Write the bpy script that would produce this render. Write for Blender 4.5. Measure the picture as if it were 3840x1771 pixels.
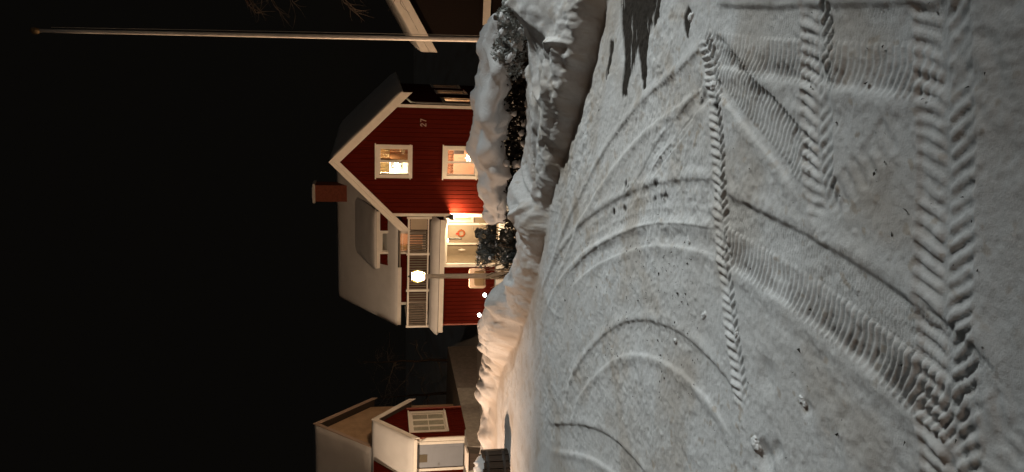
import bpy, math, random
import numpy as np
from mathutils import Vector, Matrix, noise as mnoise
R = math.radians
random.seed(7); rng = np.random.default_rng(7)
for o in list(bpy.data.objects): bpy.data.objects.remove(o)
S = bpy.context.scene; COL = S.collection

# ------------------------------------------------------------------ camera (phone held turned: the picture lies on its side)
F = 2890.0; HOR = 1400.0; CAMZ = 1.6
PITCH = math.atan((1920 - HOR) / F); CP, SP = math.cos(PITCH), math.sin(PITCH)
cam = bpy.data.cameras.new('camera'); cam.sensor_width = 36; cam.sensor_fit = 'HORIZONTAL'
cam.lens = 36 * F / 3840; cam.clip_start = 0.05; cam.clip_end = 2000
camo = bpy.data.objects.new('camera', cam); COL.objects.link(camo)
fwd = Vector((0, CP, -SP)); upv = Vector((0, SP, CP)); rgt = Vector((1, 0, 0))
m = Matrix.Identity(4)
for i, v in enumerate((-upv, rgt, -fwd)):
    for r in range(3): m[r][i] = v[r]
m.translation = (0, 0, CAMZ); camo.matrix_world = m
S.camera = camo

# ------------------------------------------------------------------ sky, moon, street lights, an added fill light, exposure
W = bpy.data.worlds.new('World'); S.world = W; W.use_nodes = True
nt = W.node_tree; bg = nt.nodes['Background']
sky = nt.nodes.new('ShaderNodeTexSky'); sky.sky_type = 'NISHITA'; sky.sun_disc = False
sky.sun_elevation = R(-7); sky.sun_rotation = R(70)
nt.links.new(sky.outputs[0], bg.inputs[0]); bg.inputs[1].default_value = 0.05
bg2 = nt.nodes.new('ShaderNodeBackground'); bg2.inputs[0].default_value = (.0024, .0021, .0017, 1); bg2.inputs[1].default_value = 1   # faint town glow on the night sky
addw = nt.nodes.new('ShaderNodeAddShader'); nt.links.new(bg.outputs[0], addw.inputs[0]); nt.links.new(bg2.outputs[0], addw.inputs[1])
nt.links.new(addw.outputs[0], nt.nodes['World Output'].inputs[0])
sun = bpy.data.lights.new('moon', 'SUN'); sun.energy = 0.022; sun.angle = R(0.5); sun.color = (1, .95, .88)
suno = bpy.data.objects.new('moon', sun); COL.objects.link(suno); suno.rotation_euler = (R(60), 0, R(70))
NEUTRAL = dict(pos=(10.0, 4.6, 7.0), aim=(-4.4, 5.1, 0), power=6200, color=(.94, 1, .985), size=45, blend=1.0)
FILL = dict(pos=(-5.0, -16.0, 4.3), aim=(0, 5, .3), power=1350, color=(1, .70, .50), size=60, blend=.6)  # added behind the camera to lift the shadows, no known lamp there
WARM = dict(pos=(-6.8, 9.4, 3.3), aim=(-1.4, 11.3, -.4), power=2900, color=(1, .68, .46), size=74, blend=.85)
WARM2 = dict(pos=(-13.0, 25.0, 2.0), aim=(-8.3, 30.6, -1.7), power=3600, color=(1, .72, .48), size=66, blend=.75)
S.view_settings.view_transform = 'Standard'; S.view_settings.look = 'None'
S.view_settings.exposure = 0.0; S.view_settings.gamma = 1.0
try: S.cycles.use_denoising = True
except Exception: pass
S.cycles.max_bounces = 5; S.cycles.sample_clamp_indirect = 3.0

# ------------------------------------------------------------------ photo pixels -> places
CV = np.array([0, 0, CAMZ])
def ray(x, y):
    a = (885.5 - y) / F; b = (x - 1920) / F
    return np.array([a, CP - b * SP, -SP - b * CP])
def Pz(x, y, z=0.0):
    d = ray(x, y); return CV + d * ((z - CAMZ) / d[2])
def Py(x, y, Y):
    d = ray(x, y); return CV + d * (Y / d[1])

# ------------------------------------------------------------------ materials
MATS = {}
def mat(name, col, rough=.7, spec=.3, noise=0, nscale=8, col2=None, bump=0, bscale=60, emit=None, estr=0, metal=0, stretch=None):
    if name in MATS: return MATS[name]
    M = bpy.data.materials.new(name); M.use_nodes = True; t = M.node_tree; b = t.nodes['Principled BSDF']
    b.inputs['Base Color'].default_value = (*col, 1); b.inputs['Roughness'].default_value = rough
    b.inputs['Specular IOR Level'].default_value = spec; b.inputs['Metallic'].default_value = metal
    tc = t.nodes.new('ShaderNodeTexCoord'); src = tc.outputs['Object']
    if stretch:
        mp = t.nodes.new('ShaderNodeMapping'); mp.inputs['Scale'].default_value = stretch
        t.links.new(src, mp.inputs[0]); src = mp.outputs[0]
    if noise:
        n = t.nodes.new('ShaderNodeTexNoise'); n.inputs['Scale'].default_value = nscale; n.inputs['Detail'].default_value = 6
        n.inputs['Roughness'].default_value = .65
        t.links.new(src, n.inputs['Vector'])
        r = t.nodes.new('ShaderNodeMapRange'); r.inputs[1].default_value = .35; r.inputs[2].default_value = .68
        t.links.new(n.outputs['Fac'], r.inputs[0])
        mx = t.nodes.new('ShaderNodeMix'); mx.data_type = 'RGBA'
        c2 = col2 or tuple(c * (1 - noise) for c in col)
        mx.inputs[6].default_value = (*col, 1); mx.inputs[7].default_value = (*c2, 1)
        t.links.new(r.outputs[0], mx.inputs[0]); t.links.new(mx.outputs[2], b.inputs['Base Color'])
    if bump:
        n2 = t.nodes.new('ShaderNodeTexNoise'); n2.inputs['Scale'].default_value = bscale; n2.inputs['Detail'].default_value = 4
        t.links.new(src, n2.inputs['Vector'])
        bp = t.nodes.new('ShaderNodeBump'); bp.inputs['Strength'].default_value = bump; bp.inputs['Distance'].default_value = .02
        t.links.new(n2.outputs['Fac'], bp.inputs['Height']); t.links.new(bp.outputs[0], b.inputs['Normal'])
    if emit:
        b.inputs['Emission Color'].default_value = (*emit, 1); b.inputs['Emission Strength'].default_value = estr
    MATS[name] = M; return M
SNOW = mat('snow', (.80, .80, .80), .75, .2, .10, 3, bump=.35, bscale=55)
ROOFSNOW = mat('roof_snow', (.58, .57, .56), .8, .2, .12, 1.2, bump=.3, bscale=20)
RED = mat('falu_red_paint', (.076, .0072, .0030), .8, .04, .22, 5, stretch=(6, 6, .6))
REDBACK = mat('falu_red_backing', (.045, .0045, .002), .85, .04, .2, 5)
OCHRE = mat('pale_ochre_paint', (.60, .42, .26), .8, .2, .25, 2)
WHITE = mat('white_trim_paint', (.74, .70, .64), .6, .3, .10, 4)
GREYWOOD = mat('weathered_wood', (.19, .16, .13), .8, .2, .35, 6, stretch=(4, 4, .5))
DARKWOOD = mat('dark_wood', (.055, .042, .032), .8, .2, .4, 8, stretch=(8, 8, .6))
DOORBLUE = mat('grey_blue_paint', (.23, .25, .29), .5, .4, .08, 3)
BRICK = mat('chimney_brick', (.20, .06, .035), .85, .2, .35, 9)
METAL = mat('galvanised_metal', (.35, .35, .35), .45, .5, .15, 9, metal=.6)
BLACK = mat('black_metal', (.025, .024, .023), .5, .4)
PLASTER = mat('room_wallpaper', (.72, .58, .42), .9, .1, .06, 3)
PINKWALL = mat('room_pink_wallpaper', (.66, .47, .36), .9, .1, .06, 3)
CURTAIN = mat('curtain_cloth', (.78, .66, .46), .95, .05, .18, 3, stretch=(14, 14, .6))
DARKPIC = mat('dark_picture', (.05, .042, .04), .6, .3, .4, 12)
BARK = mat('bark', (.045, .034, .026), .9, .1, .4, 12)
TWIG = mat('twig', (.13, .10, .075), .9, .1, .3, 20)
FROST = mat('frosted_leaf', (.42, .44, .42), .85, .1, .5, 25)
EVERG = mat('evergreen_leaf', (.07, .08, .07), .8, .15, .5, 18, col2=(.24, .255, .25))
DARKLEAF = mat('dark_hedge_leaf', (.022, .019, .016), .85, .1, .5, 20, col2=(.055, .05, .042))
STONE = mat('foundation_stone', (.28, .26, .24), .9, .1, .3, 6)
def glass(name='window_glass'):
    M = bpy.data.materials.new(name); M.use_nodes = True; t = M.node_tree
    t.nodes.remove(t.nodes['Principled BSDF']); out = t.nodes['Material Output']
    tr = t.nodes.new('ShaderNodeBsdfTransparent'); tr.inputs[0].default_value = (.93, .94, .93, 1)
    gl = t.nodes.new('ShaderNodeBsdfGlossy'); gl.inputs['Roughness'].default_value = .03
    lw = t.nodes.new('ShaderNodeLayerWeight'); pw_ = t.nodes.new('ShaderNodeMath'); pw_.operation = 'POWER'; pw_.inputs[1].default_value = 5
    fr = t.nodes.new('ShaderNodeMath'); fr.operation = 'MULTIPLY_ADD'; fr.inputs[1].default_value = .5; fr.inputs[2].default_value = .025
    t.links.new(lw.outputs['Facing'], pw_.inputs[0]); t.links.new(pw_.outputs[0], fr.inputs[0])
    mx = t.nodes.new('ShaderNodeMixShader')
    t.links.new(fr.outputs[0], mx.inputs[0]); t.links.new(tr.outputs[0], mx.inputs[1]); t.links.new(gl.outputs[0], mx.inputs[2])
    t.links.new(mx.outputs[0], out.inputs[0]); return M
GLASS = glass()
def glow(name, col, s): return mat(name, (.8, .8, .8), .5, .2, emit=col, estr=s)

# ------------------------------------------------------------------ mesh helpers
class MB:
    def __init__(s): s.v = []; s.f = []
    def add(s, vs, fs):
        n = len(s.v); s.v += [tuple(map(float, v)) for v in vs]; s.f += [tuple(i + n for i in f) for f in fs]; return s
    def box(s, x0, x1, y0, y1, z0, z1):
        if x0 > x1: x0, x1 = x1, x0
        if y0 > y1: y0, y1 = y1, y0
        return s.add([(x0,y0,z0),(x1,y0,z0),(x1,y1,z0),(x0,y1,z0),(x0,y0,z1),(x1,y0,z1),(x1,y1,z1),(x0,y1,z1)],
                     [(0,3,2,1),(4,5,6,7),(0,1,5,4),(1,2,6,5),(2,3,7,6),(3,0,4,7)])
    def prism(s, poly, y0, y1, axis='y'):
        n = len(poly)
        if axis == 'y': vs = [(a, y0, b) for a, b in poly] + [(a, y1, b) for a, b in poly]
        else: vs = [(y0, a, b) for a, b in poly] + [(y1, a, b) for a, b in poly]
        return s.add(vs, [tuple(range(n)), tuple(range(2*n-1, n-1, -1))] + [(i, i+n, (i+1) % n + n, (i+1) % n) for i in range(n)])
    def slab(s, quad, th):      # four corners (any planar quad), thickness downwards along its normal
        q = [Vector(p) for p in quad]; nn = (q[1]-q[0]).cross(q[3]-q[0]).normalized()
        if nn.z < 0: nn = -nn
        return s.add([tuple(p) for p in q] + [tuple(p - nn*th) for p in q],
                     [(0,1,2,3),(7,6,5,4)] + [(i, i+4, (i+1) % 4+4, (i+1) % 4) for i in range(4)])
    def tube(s, pts, rad, n=8, cap=True):
        pts = [Vector(p) for p in pts]; k = len(pts)
        rr = rad if isinstance(rad, (list, tuple)) else [rad]*k
        vs = []
        for i, p in enumerate(pts):
            d = (pts[min(i+1, k-1)] - pts[max(i-1, 0)]).normalized()
            a = d.cross(Vector((0, 0, 1)) if abs(d.z) < .95 else Vector((1, 0, 0))).normalized(); b = d.cross(a)
            for j in range(n):
                an = 2*math.pi*j/n; vs.append(tuple(p + (a*math.cos(an) + b*math.sin(an))*rr[i]))
        fs = [(i*n+j, i*n+(j+1) % n, (i+1)*n+(j+1) % n, (i+1)*n+j) for i in range(k-1) for j in range(n)]
        if cap: fs += [tuple(range(n-1, -1, -1)), tuple(range((k-1)*n, k*n))]
        return s.add(vs, fs)
    def lathe(s, prof, n=16, c=(0, 0, 0)):
        vs = [(c[0]+r*math.cos(2*math.pi*j/n), c[1]+r*math.sin(2*math.pi*j/n), c[2]+z) for r, z in prof for j in range(n)]
        k = len(prof)
        return s.add(vs, [(i*n+j, i*n+(j+1) % n, (i+1)*n+(j+1) % n, (i+1)*n+j) for i in range(k-1) for j in range(n)]
                     + [tuple(range(n-1, -1, -1)), tuple(range((k-1)*n, k*n))])
    def build(s, name, material, parent=None, smooth=False, loc=None, rotz=0):
        me = bpy.data.meshes.new(name); me.from_pydata(s.v, [], s.f); me.update()
        me.materials.append(material)
        if smooth: me.polygons.foreach_set('use_smooth', [True]*len(me.polygons))
        o = bpy.data.objects.new(name, me); COL.objects.link(o)
        if parent: o.parent = parent
        if loc: o.location = loc
        if rotz: o.rotation_euler[2] = rotz
        return o
def tag(o, label=None, cat=None, group=None, kind=None):
    if label: o['label'] = label
    if cat: o['category'] = cat
    if group: o['group'] = group
    if kind: o['kind'] = kind
    return o
def thing(name, label, cat, loc=(0, 0, 0), rotz=0, group=None):
    o = bpy.data.objects.new(name, None); COL.objects.link(o); o.empty_display_size = .2
    o.location = tuple(map(float, loc)); o.rotation_euler[2] = rotz
    return tag(o, label, cat, group)
def plight(parent, loc, power, col, rad=.05, spot=None, aim=None, blend=.3):
    L = bpy.data.lights.new('bulb', 'SPOT' if spot else 'POINT'); L.energy = power; L.color = col; L.shadow_soft_size = rad
    if spot: L.spot_size = R(spot); L.spot_blend = blend
    o = bpy.data.objects.new('bulb', L); COL.objects.link(o)
    if parent: o.parent = parent
    o.location = loc
    if aim is not None:
        o.rotation_euler = (Vector(aim) - Vector(loc)).to_track_quat('-Z', 'Y').to_euler()
    return o

# ------------------------------------------------------------------ numpy value noise
def vnoise(x, y, seed=0):
    xi = np.floor(x).astype(np.int64); yi = np.floor(y).astype(np.int64); fx = x - xi; fy = y - yi
    fx = fx*fx*(3-2*fx); fy = fy*fy*(3-2*fy)
    def h(a, b):
        n = (a*374761393 + b*668265263 + seed*1442695041) & 0xffffffff
        n = ((n ^ (n >> 13))*1274126177) & 0xffffffff
        return ((n ^ (n >> 16)) & 0xffff)/65535.0
    return (h(xi, yi)*(1-fx) + h(xi+1, yi)*fx)*(1-fy) + (h(xi, yi+1)*(1-fx) + h(xi+1, yi+1)*fx)*fy
def fbm(x, y, o=4, seed=0):
    s = 0; a = 1; t = 0
    for k in range(o):
        ca, sa = math.cos(.6+1.3*k), math.sin(.6+1.3*k)
        s = s + a*(vnoise((x*ca-y*sa)*2**k, (x*sa+y*ca)*2**k, seed+k)-.5); t += a; a *= .5
    return s/t
def fbs(x, y, o=4, seed=0):        # stretched streak noise, not turned
    s = 0; a = 1; t = 0
    for k in range(o): s = s + a*(vnoise(x*2**k, y*2**k, seed+k)-.5); t += a; a *= .5
    return s/t
def sstep(a, b, x):
    t = np.clip((x-a)/(b-a), 0, 1); return t*t*(3-2*t)
def pl_dist(px, py, poly):
    """distance, signed lateral offset (+ = left of travel) and arc length to a polyline"""
    best = np.full(px.shape, 1e9); lat = np.zeros(px.shape); arc = np.zeros(px.shape); acc = 0.0
    for (ax, ay), (bx, by) in zip(poly[:-1], poly[1:]):
        dx, dy = bx-ax, by-ay; L = math.hypot(dx, dy)
        if L < 1e-6: continue
        t = np.clip(((px-ax)*dx + (py-ay)*dy)/L**2, 0, 1)
        qx = px-ax-t*dx; qy = py-ay-t*dy; d = np.hypot(qx, qy)
        sg = np.sign(dx*qy - dy*qx); mk = d < best
        best = np.where(mk, d, best); lat = np.where(mk, sg*d, lat); arc = np.where(mk, acc+t*L, arc); acc += L
    return best, lat, arc, acc
def smooth_poly(pts, n=6):
    p = [np.array(q[:2], float) for q in pts]; out = []
    for i in range(len(p)-1):
        p0, p1, p2, p3 = p[max(i-1, 0)], p[i], p[i+1], p[min(i+2, len(p)-1)]
        for k in range(n):
            t = k/n
            out.append(.5*((2*p1)+(-p0+p2)*t+(2*p0-5*p1+4*p2-p3)*t*t+(-p0+3*p1-3*p2+p3)*t**3))
    out.append(p[-1]); return [tuple(q) for q in out]

# ------------------------------------------------------------------ ground: ploughed road, snow bank, slope down to the houses
base_px = [(2330,-200),(2300,0),(2265,150),(2232,300),(2190,450),(2140,600),(2075,800),(2045,950),(2010,1100),(1960,1250),(1890,1380),(1862,1500),(1860,1660),(1858,1850)]
BASE = [(40., -14.), (8., 1.4)] + smooth_poly([Pz(x, y) for x, y in base_px], 4) + [(-6., 10.2), (-45., 11.)]
HX = np.array([0.0, 30.0, 43.45, 43.71, 44.13, 44.43, 44.93, 45.17, 45.27, 45.38, 45.53, 45.67, 45.79, 45.98, 46.26, 46.53, 46.7, 46.91, 46.96, 47.18, 48.03, 48.41, 48.72, 48.95, 49.21, 49.32, 49.42, 49.65, 49.82, 50.11, 60.0, 100.0])
HH = np.array([0.78, 0.65, 0.481, 0.335, 0.267, 0.201, 0.151, 0.13, 0.13, 0.259, 0.285, 0.258, 0.154, 0.155, 0.13, 0.171, 0.208, 0.161, 0.21, 0.351, 0.371, 0.285, 0.155, 0.13, 0.13, 0.13, 0.13, 0.13, 0.143, 0.13, 0.13, 0.13])
def terrain(x, y, lumps=True):
    d, lat, arc, _ = pl_dist(x, y, BASE)
    s = -lat - .10*sstep(-1.2, .2, x)                                     # the polyline runs right to left: beyond the bank is on its right
    if lumps: s = np.where(np.abs(s) < 1.2, s + (.13*fbm(x*4.0, y*4.0, 2, 101) + .05*fbm(x*10, y*10, 2, 103) + .012*fbm(x*30, y*30, 2, 105))*np.exp(-(s-.12)**2/.09), s)
    H = np.interp(arc, HX, HH)
    left = sstep(-.6, -1.8, x)
    Wd = np.interp(arc, [44.9, 45.7, 46.6], [.92, .5, .36])
    fk = np.interp(x, [-.5, .6, 1.15, 1.5], [.75, .82, .72, .48]); f = fk*(.6*sstep(0, .12+.08*left, s)+.4*sstep(.03, .28, s)) + (1-fk)*sstep(.10, Wd, s)
    z = H*f*np.exp(-np.clip(s-Wd-.04, 0, None)/1.2)
    down = .205*np.clip(s-Wd-.1, 0, None) + .62*sstep(0, 1, (s-Wd)/1.3)
    low = 4.1-1.1*sstep(-4.6, -8.0, x)
    z = z - low*np.tanh(down/low*1.15)
    if lumps:
        bk = sstep(.02, .25, s)*np.exp(-np.clip(s-1, 0, None)/3)
        wob = fbm(x*1.6, y*1.6, 3, 3)*.15 + fbm(x*4.5, y*4.5, 2, 11)*(.07+.02*left) + np.abs(fbm(x*8, y*8, 2, 13))*.055
        chunk = np.abs(fbm(x*5+3, y*5, 2, 21))*.26
        z = z + bk*(wob*(.7+.3*left) + chunk*left*1.3 - .03*left)
        fold = np.abs(fbm(x*1.7+1.3, y*1.7+4, 2, 31)); z = z + bk*(1-left)*np.clip(.07-fold, 0, 1)*.55
        face = sstep(0, .06, s)*(1-sstep(.15, .4, s))
        z = z + face*(fbm(arc*6, s*12, 2, 43)*.045 + fbm(x*18, y*18, 3, 47)*.03)
    return z, s, arc
def gz(x, y):
    z, _, _ = terrain(np.array([float(x)]), np.array([float(y)]), False); return float(z[0])

def axis(dense0, dense1, st, grow, lim0, lim1):
    a = list(np.arange(dense0, dense1, st)); h = st; v = a[-1]; up = []
    while v < lim1: h *= grow; v += h; up.append(v)
    h = st; v = dense0; dn = []
    while v > lim0: h *= grow; v -= h; dn.append(v)
    return np.array(dn[::-1]+a+up)
xs = axis(-1.75, 1.75, .0066, 1.055, -75, 75)
ya = list(np.arange(1.4, 4.2, .0066)); h = .0066
while ya[-1] < 10.9: h = min(h*1.006, .034); ya.append(ya[-1]+h)
while ya[-1] < 110: h *= 1.06; ya.append(ya[-1]+h)
yb = []; h = .0066; v = 1.4
while v > -14: h *= 1.09; v -= h; yb.append(v)
ys = np.array(yb[::-1]+ya)
GX, GY = np.meshgrid(xs, ys)
GZ, GS, GA = terrain(GX, GY)
road = GS < .02
def g_of(px): return smooth_poly([Pz(x, y)[:2] for x, y in px], 6)
def rut(zz, px, wd, depth, berm, tread=None, fade=.12, inner=0):
    depth *= .75; berm *= .7; inner *= .6
    P = g_of(px); P_ = np.array(P); mg = wd+.1
    iy = np.where((ys > P_[:, 1].min()-mg) & (ys < P_[:, 1].max()+mg))[0]; ix = np.where((xs > P_[:, 0].min()-mg) & (xs < P_[:, 0].max()+mg))[0]
    if not len(iy) or not len(ix): return
    sl = (slice(iy[0], iy[-1]+1), slice(ix[0], ix[-1]+1)); X, Y = GX[sl], GY[sl]
    d, t, s, L = pl_dist(X, Y, P); hw = wd/2
    wn = 1+.25*fbm(X*9, Y*9, 2, 5); e = sstep(-.01, fade, s)*sstep(-.01, fade, L-s)
    z = -depth*(1-sstep(hw*.82, hw*1.02, d)) + berm*np.exp(-((d-hw*1.1)/(.035))**2)*(.75+.6*fbm(X*14, Y*14, 2, 8))*wn
    if inner: z = z + inner*np.exp(-((t-hw*.25)/.018)**2) + inner*.7*np.exp(-((t+hw*.45)/.014)**2)
    if tread is not None: z = z + tread(s, t, hw, X, Y)*(1-sstep(hw*.9, hw*1.06, d))
    zz[sl] += z*e*np.where(GS[sl] < 0, 1, 0)
def lugs(P, A, k, off=.5, ctr=.12):
    def f(s, t, hw, X, Y):
        a = np.abs(t)/hw; ph = (s + k*np.abs(t))/P + np.where(t > 0, off, 0)
        ph = ph + .45*fbm(X*4, Y*4, 3, 77) + .25*fbm(X*17, Y*17, 2, 78)
        w = ph-np.floor(ph); sh = sstep(.0, .22, w)*(1-sstep(.5, .72, w))
        amp = sstep(ctr*.3, ctr*1.6, a)*np.clip(.85+1.6*fbm(X*9, Y*9, 3, 9)+1.1*fbm(X*2.3, Y*2.3, 2, 14), .08, 1.7)
        return A*sh*amp*(1-.0*a)
    return f
def ribs(P, A, lo=-1, hi=1, zig=.0, zA=0):
    def f(s, t, hw, X, Y):
        a = t/hw; ph = s/P + zig*np.sin(a*5) + .5*fbm(X*5, Y*5, 3, 61)
        w = .5+.5*np.sin(2*math.pi*ph); mk = sstep(lo, lo+.12, a)*(1-sstep(hi-.12, hi, a))
        fine = .5+.5*np.sin(2*math.pi*(s/P*1.9+np.abs(((a*3) % 1)-.5)*1.4))
        return (A*w**.8*mk + (zA or A*.45)*fine*(1-mk))*np.clip(.85+1.5*fbm(X*8, Y*8, 3, 19)+1.0*fbm(X*2.1, Y*2.1, 2, 24), .05, 1.7)
    return f
# gentle road unevenness, packed and scraped texture
rz = .012*fbm(GX*1.3, GY*1.3, 3, 50) + .010*fbm(GX*6, GY*6, 3, 52) + .012*fbm(GX*19, GY*19, 3, 54)*(.5+sstep(-.2, .25, fbm(GX*1.7, GY*1.7, 2, 55))) + .0035*fbm(GX*55, GY*55, 2, 57) + .016*np.clip(fbm(GX*26+9, GY*26, 2, 59)-.2, 0, 1)
# older scraped streaks parallel to the bank
rz += .010*fbs(GA*1.2, GS*16, 3, 58)*sstep(-2.8, -.1, GS)
tr = np.zeros_like(GZ)
# sweeping turning ruts in the middle of the road
rut(tr, [(2720,770),(2560,755),(2400,775),(2280,830),(2180,900),(2090,1010),(2030,1150)], .24, .008, .016, ribs(.05, .003), .3, .004)
rut(tr, [(2740,925),(2600,890),(2450,880),(2330,915),(2220,975),(2130,1060)], .13, .007, .012, None, .3)
rut(tr, [(2700,190),(2560,320),(2420,430),(2310,560),(2210,720),(2130,880),(2070,1040)], .20, .009, .016, ribs(.04, .006), .3)
rut(tr, [(2690,300),(2580,430),(2470,560),(2390,700),(2320,800)], .10, .006, .008, None, .3)
rut(tr, [(2790,1620),(2690,1460),(2560,1330),(2440,1270),(2330,1275),(2240,1340),(2160,1450),(2120,1600)], .22, .008, .013, None, .3)
rut(tr, [(2060,1640),(2180,1650),(2290,1700),(2390,1800),(2450,1900)], .24, .010, .013, None, .3)
rut(tr, [(2620,420),(2560,500),(2490,590),(2420,700)], .05, .010, .004, ribs(.05, .006), .2)
# ribbed car tyre tracks
rut(tr, [(2660,130),(2800,150),(2980,165),(3200,178),(3450,190),(3600,200)], .30, .014, .013, ribs(.034, .013, -1, .15, .3), .15)
rut(tr, [(2640,170),(2720,270),(2800,370),(2890,470),(2980,580),(3040,680)], .23, .012, .011, ribs(.031, .011, -.6, 1, .2), .15)
rut(tr, [(2700,840),(2820,915),(2960,1000),(3110,1100),(3270,1215),(3420,1330),(3560,1450),(3700,1590)], .33, .016, .014, ribs(.033, .0145, -1, .1, .25), .12)
# chevron tread tracks
rut(tr, [(2640,120),(2670,260),(2690,430),(2700,620),(2706,820),(2722,1000),(2742,1200),(2768,1380),(2790,1540)], .135, .010, .004, lugs(.043, .011, .55), .1)
rut(tr, [(3050,-150),(3058,60),(3066,280),(3064,480),(3070,650),(3100,810)], .205, .014, .006, lugs(.050, .0125, .6), .05)
rut(tr, [(3505,-200),(3530,150),(3545,500),(3540,850),(3535,1150),(3545,1450),(3560,1771),(3570,2000)], .235, .014, .005, lugs(.052, .0088, .55, .45), .05)
rut(tr, [(3100,780),(3180,700),(3280,580),(3380,450)], .14, .006, .004, ribs(.06, .007), .08)
rut(tr, [(3860,1560),(3740,1640),(3640,1760),(3560,1900)], .2, .008, .004, lugs(.06, .006, .5), .08)
tr[(GS > 0)] = 0
hole = lambda cx, cy, r, dp: -dp*np.exp(-(((GX-cx)**2+(GY-cy)**2)/r**2)**1.5)
for px, r_, dp in [((2870,1715), .06, .022), ((2915,1690), .04, .012), ((2620,345), .05, .016), ((2640,375), .035, .014), ((2880,1420), .07, .014), ((3025,1532), .03, .012)]:
    q = Pz(*px); tr += hole(q[0], q[1], r_, dp)
GZ = np.where(GS < .02, GZ + (rz+tr)*(1-sstep(-.05, .02, GS)), GZ)
GZ += np.where(GS >= .02, .012*fbm(GX*20, GY*20, 2, 90)*np.exp(-np.clip(GS-1, 0, None)), 0)
# where the plough has scraped through to the asphalt, plus one painted clod shadow
bare = np.zeros_like(GZ)
for pts, w0 in [([(2385,-200),(2378,0),(2372,150),(2345,310),(2340,330)], .10), ([(2350,-200),(2350,60),(2352,180),(2362,250)], .075), ([(2450,-200),(2440,0),(2425,110),(2418,210)], .06), ([(2415,-100),(2408,100),(2412,220),(2417,322)], .055), ([(2475,-200),(2470,0),(2452,90)], .04), ([(2290,180),(2285,230),(2275,290)], .02), ([(2578,70),(2580,140)], .02)]:  # the last streak paints the cast shadow of a snow clod
    d, t, s, L = pl_dist(GX, GY, g_of(pts)); w_ = w0*3.6*(1-.75*s/L)
    bare = np.maximum(bare, 1-sstep(w_*.35, w_*.85, d + .05*fbs(GX*7, GY*34, 3, 70)))
bare = bare*sstep(-.25, .12, fbs(GX*4, GY*44, 3, 72)+.16)
for px in [(2300,795),(2335,780),(2345,690),(2355,700),(2470,690),(2490,735),(2455,745),(2690,395),(2600,350),(2625,380)]:
    q = Pz(*px); d = np.hypot((GX-q[0])*1.0, (GY-q[1])*.55); bare = np.maximum(bare, .6*(1-sstep(.004, .03, d+.06*fbm(GX*20, GY*20, 2, 4))))
bare = np.where(GS < -.02, np.clip(bare*1.7, 0, 1), 0)
GZ -= bare*.005
dirt = np.clip(fbm(GX*2.5, GY*2.5, 4, 80)*1.6+.3, 0, 1)*.45 + .6*(1-sstep(.0, .22, np.abs(GS-.02)))*sstep(-.35, .3, fbm(GA*5, GS*5, 3, 82)+.1)
dirt += .55*sstep(.12, .3, fbm(GX*9+4, GY*9, 3, 84))*sstep(-3.2, -.4, GS)*(GS < .4)
dirt += .8*sstep(.2, .3, fbm(GX*24, GY*24, 3, 86))*sstep(-.2, .2, fbm(GX*1.5, GY*1.5, 2, 87)) + .45*sstep(.0, .22, fbm(GX*2.6, GY*2.6, 4, 88))
dirt = np.clip(dirt, 0, 1)
def ground_obj(name, fmask, material):
    ny, nx = GX.shape; idx = np.arange(ny*nx).reshape(ny, nx)
    q = np.stack([idx[:-1, :-1], idx[:-1, 1:], idx[1:, 1:], idx[1:, :-1]], -1)[fmask]
    used, inv = np.unique(q.ravel(), return_inverse=True)
    co = np.stack([GX.ravel(), GY.ravel(), GZ.ravel()], 1)[used]
    me = bpy.data.meshes.new(name); n = len(q)
    me.vertices.add(len(used)); me.vertices.foreach_set('co', co.ravel().astype(np.float32))
    me.loops.add(n*4); me.loops.foreach_set('vertex_index', inv.astype(np.int32))
    me.polygons.add(n); me.polygons.foreach_set('loop_start', np.arange(0, n*4, 4, dtype=np.int32))
    me.polygons.foreach_set('use_smooth', np.ones(n, bool)); me.update(calc_edges=True)
    for nm, arr in (('bare', bare), ('dirt', dirt)):
        at = me.attributes.new(nm, 'FLOAT', 'POINT'); at.data.foreach_set('value', arr.ravel()[used].astype(np.float32))
    me.materials.append(material); o = bpy.data.objects.new(name, me); COL.objects.link(o); return tag(o, kind='structure')
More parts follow.
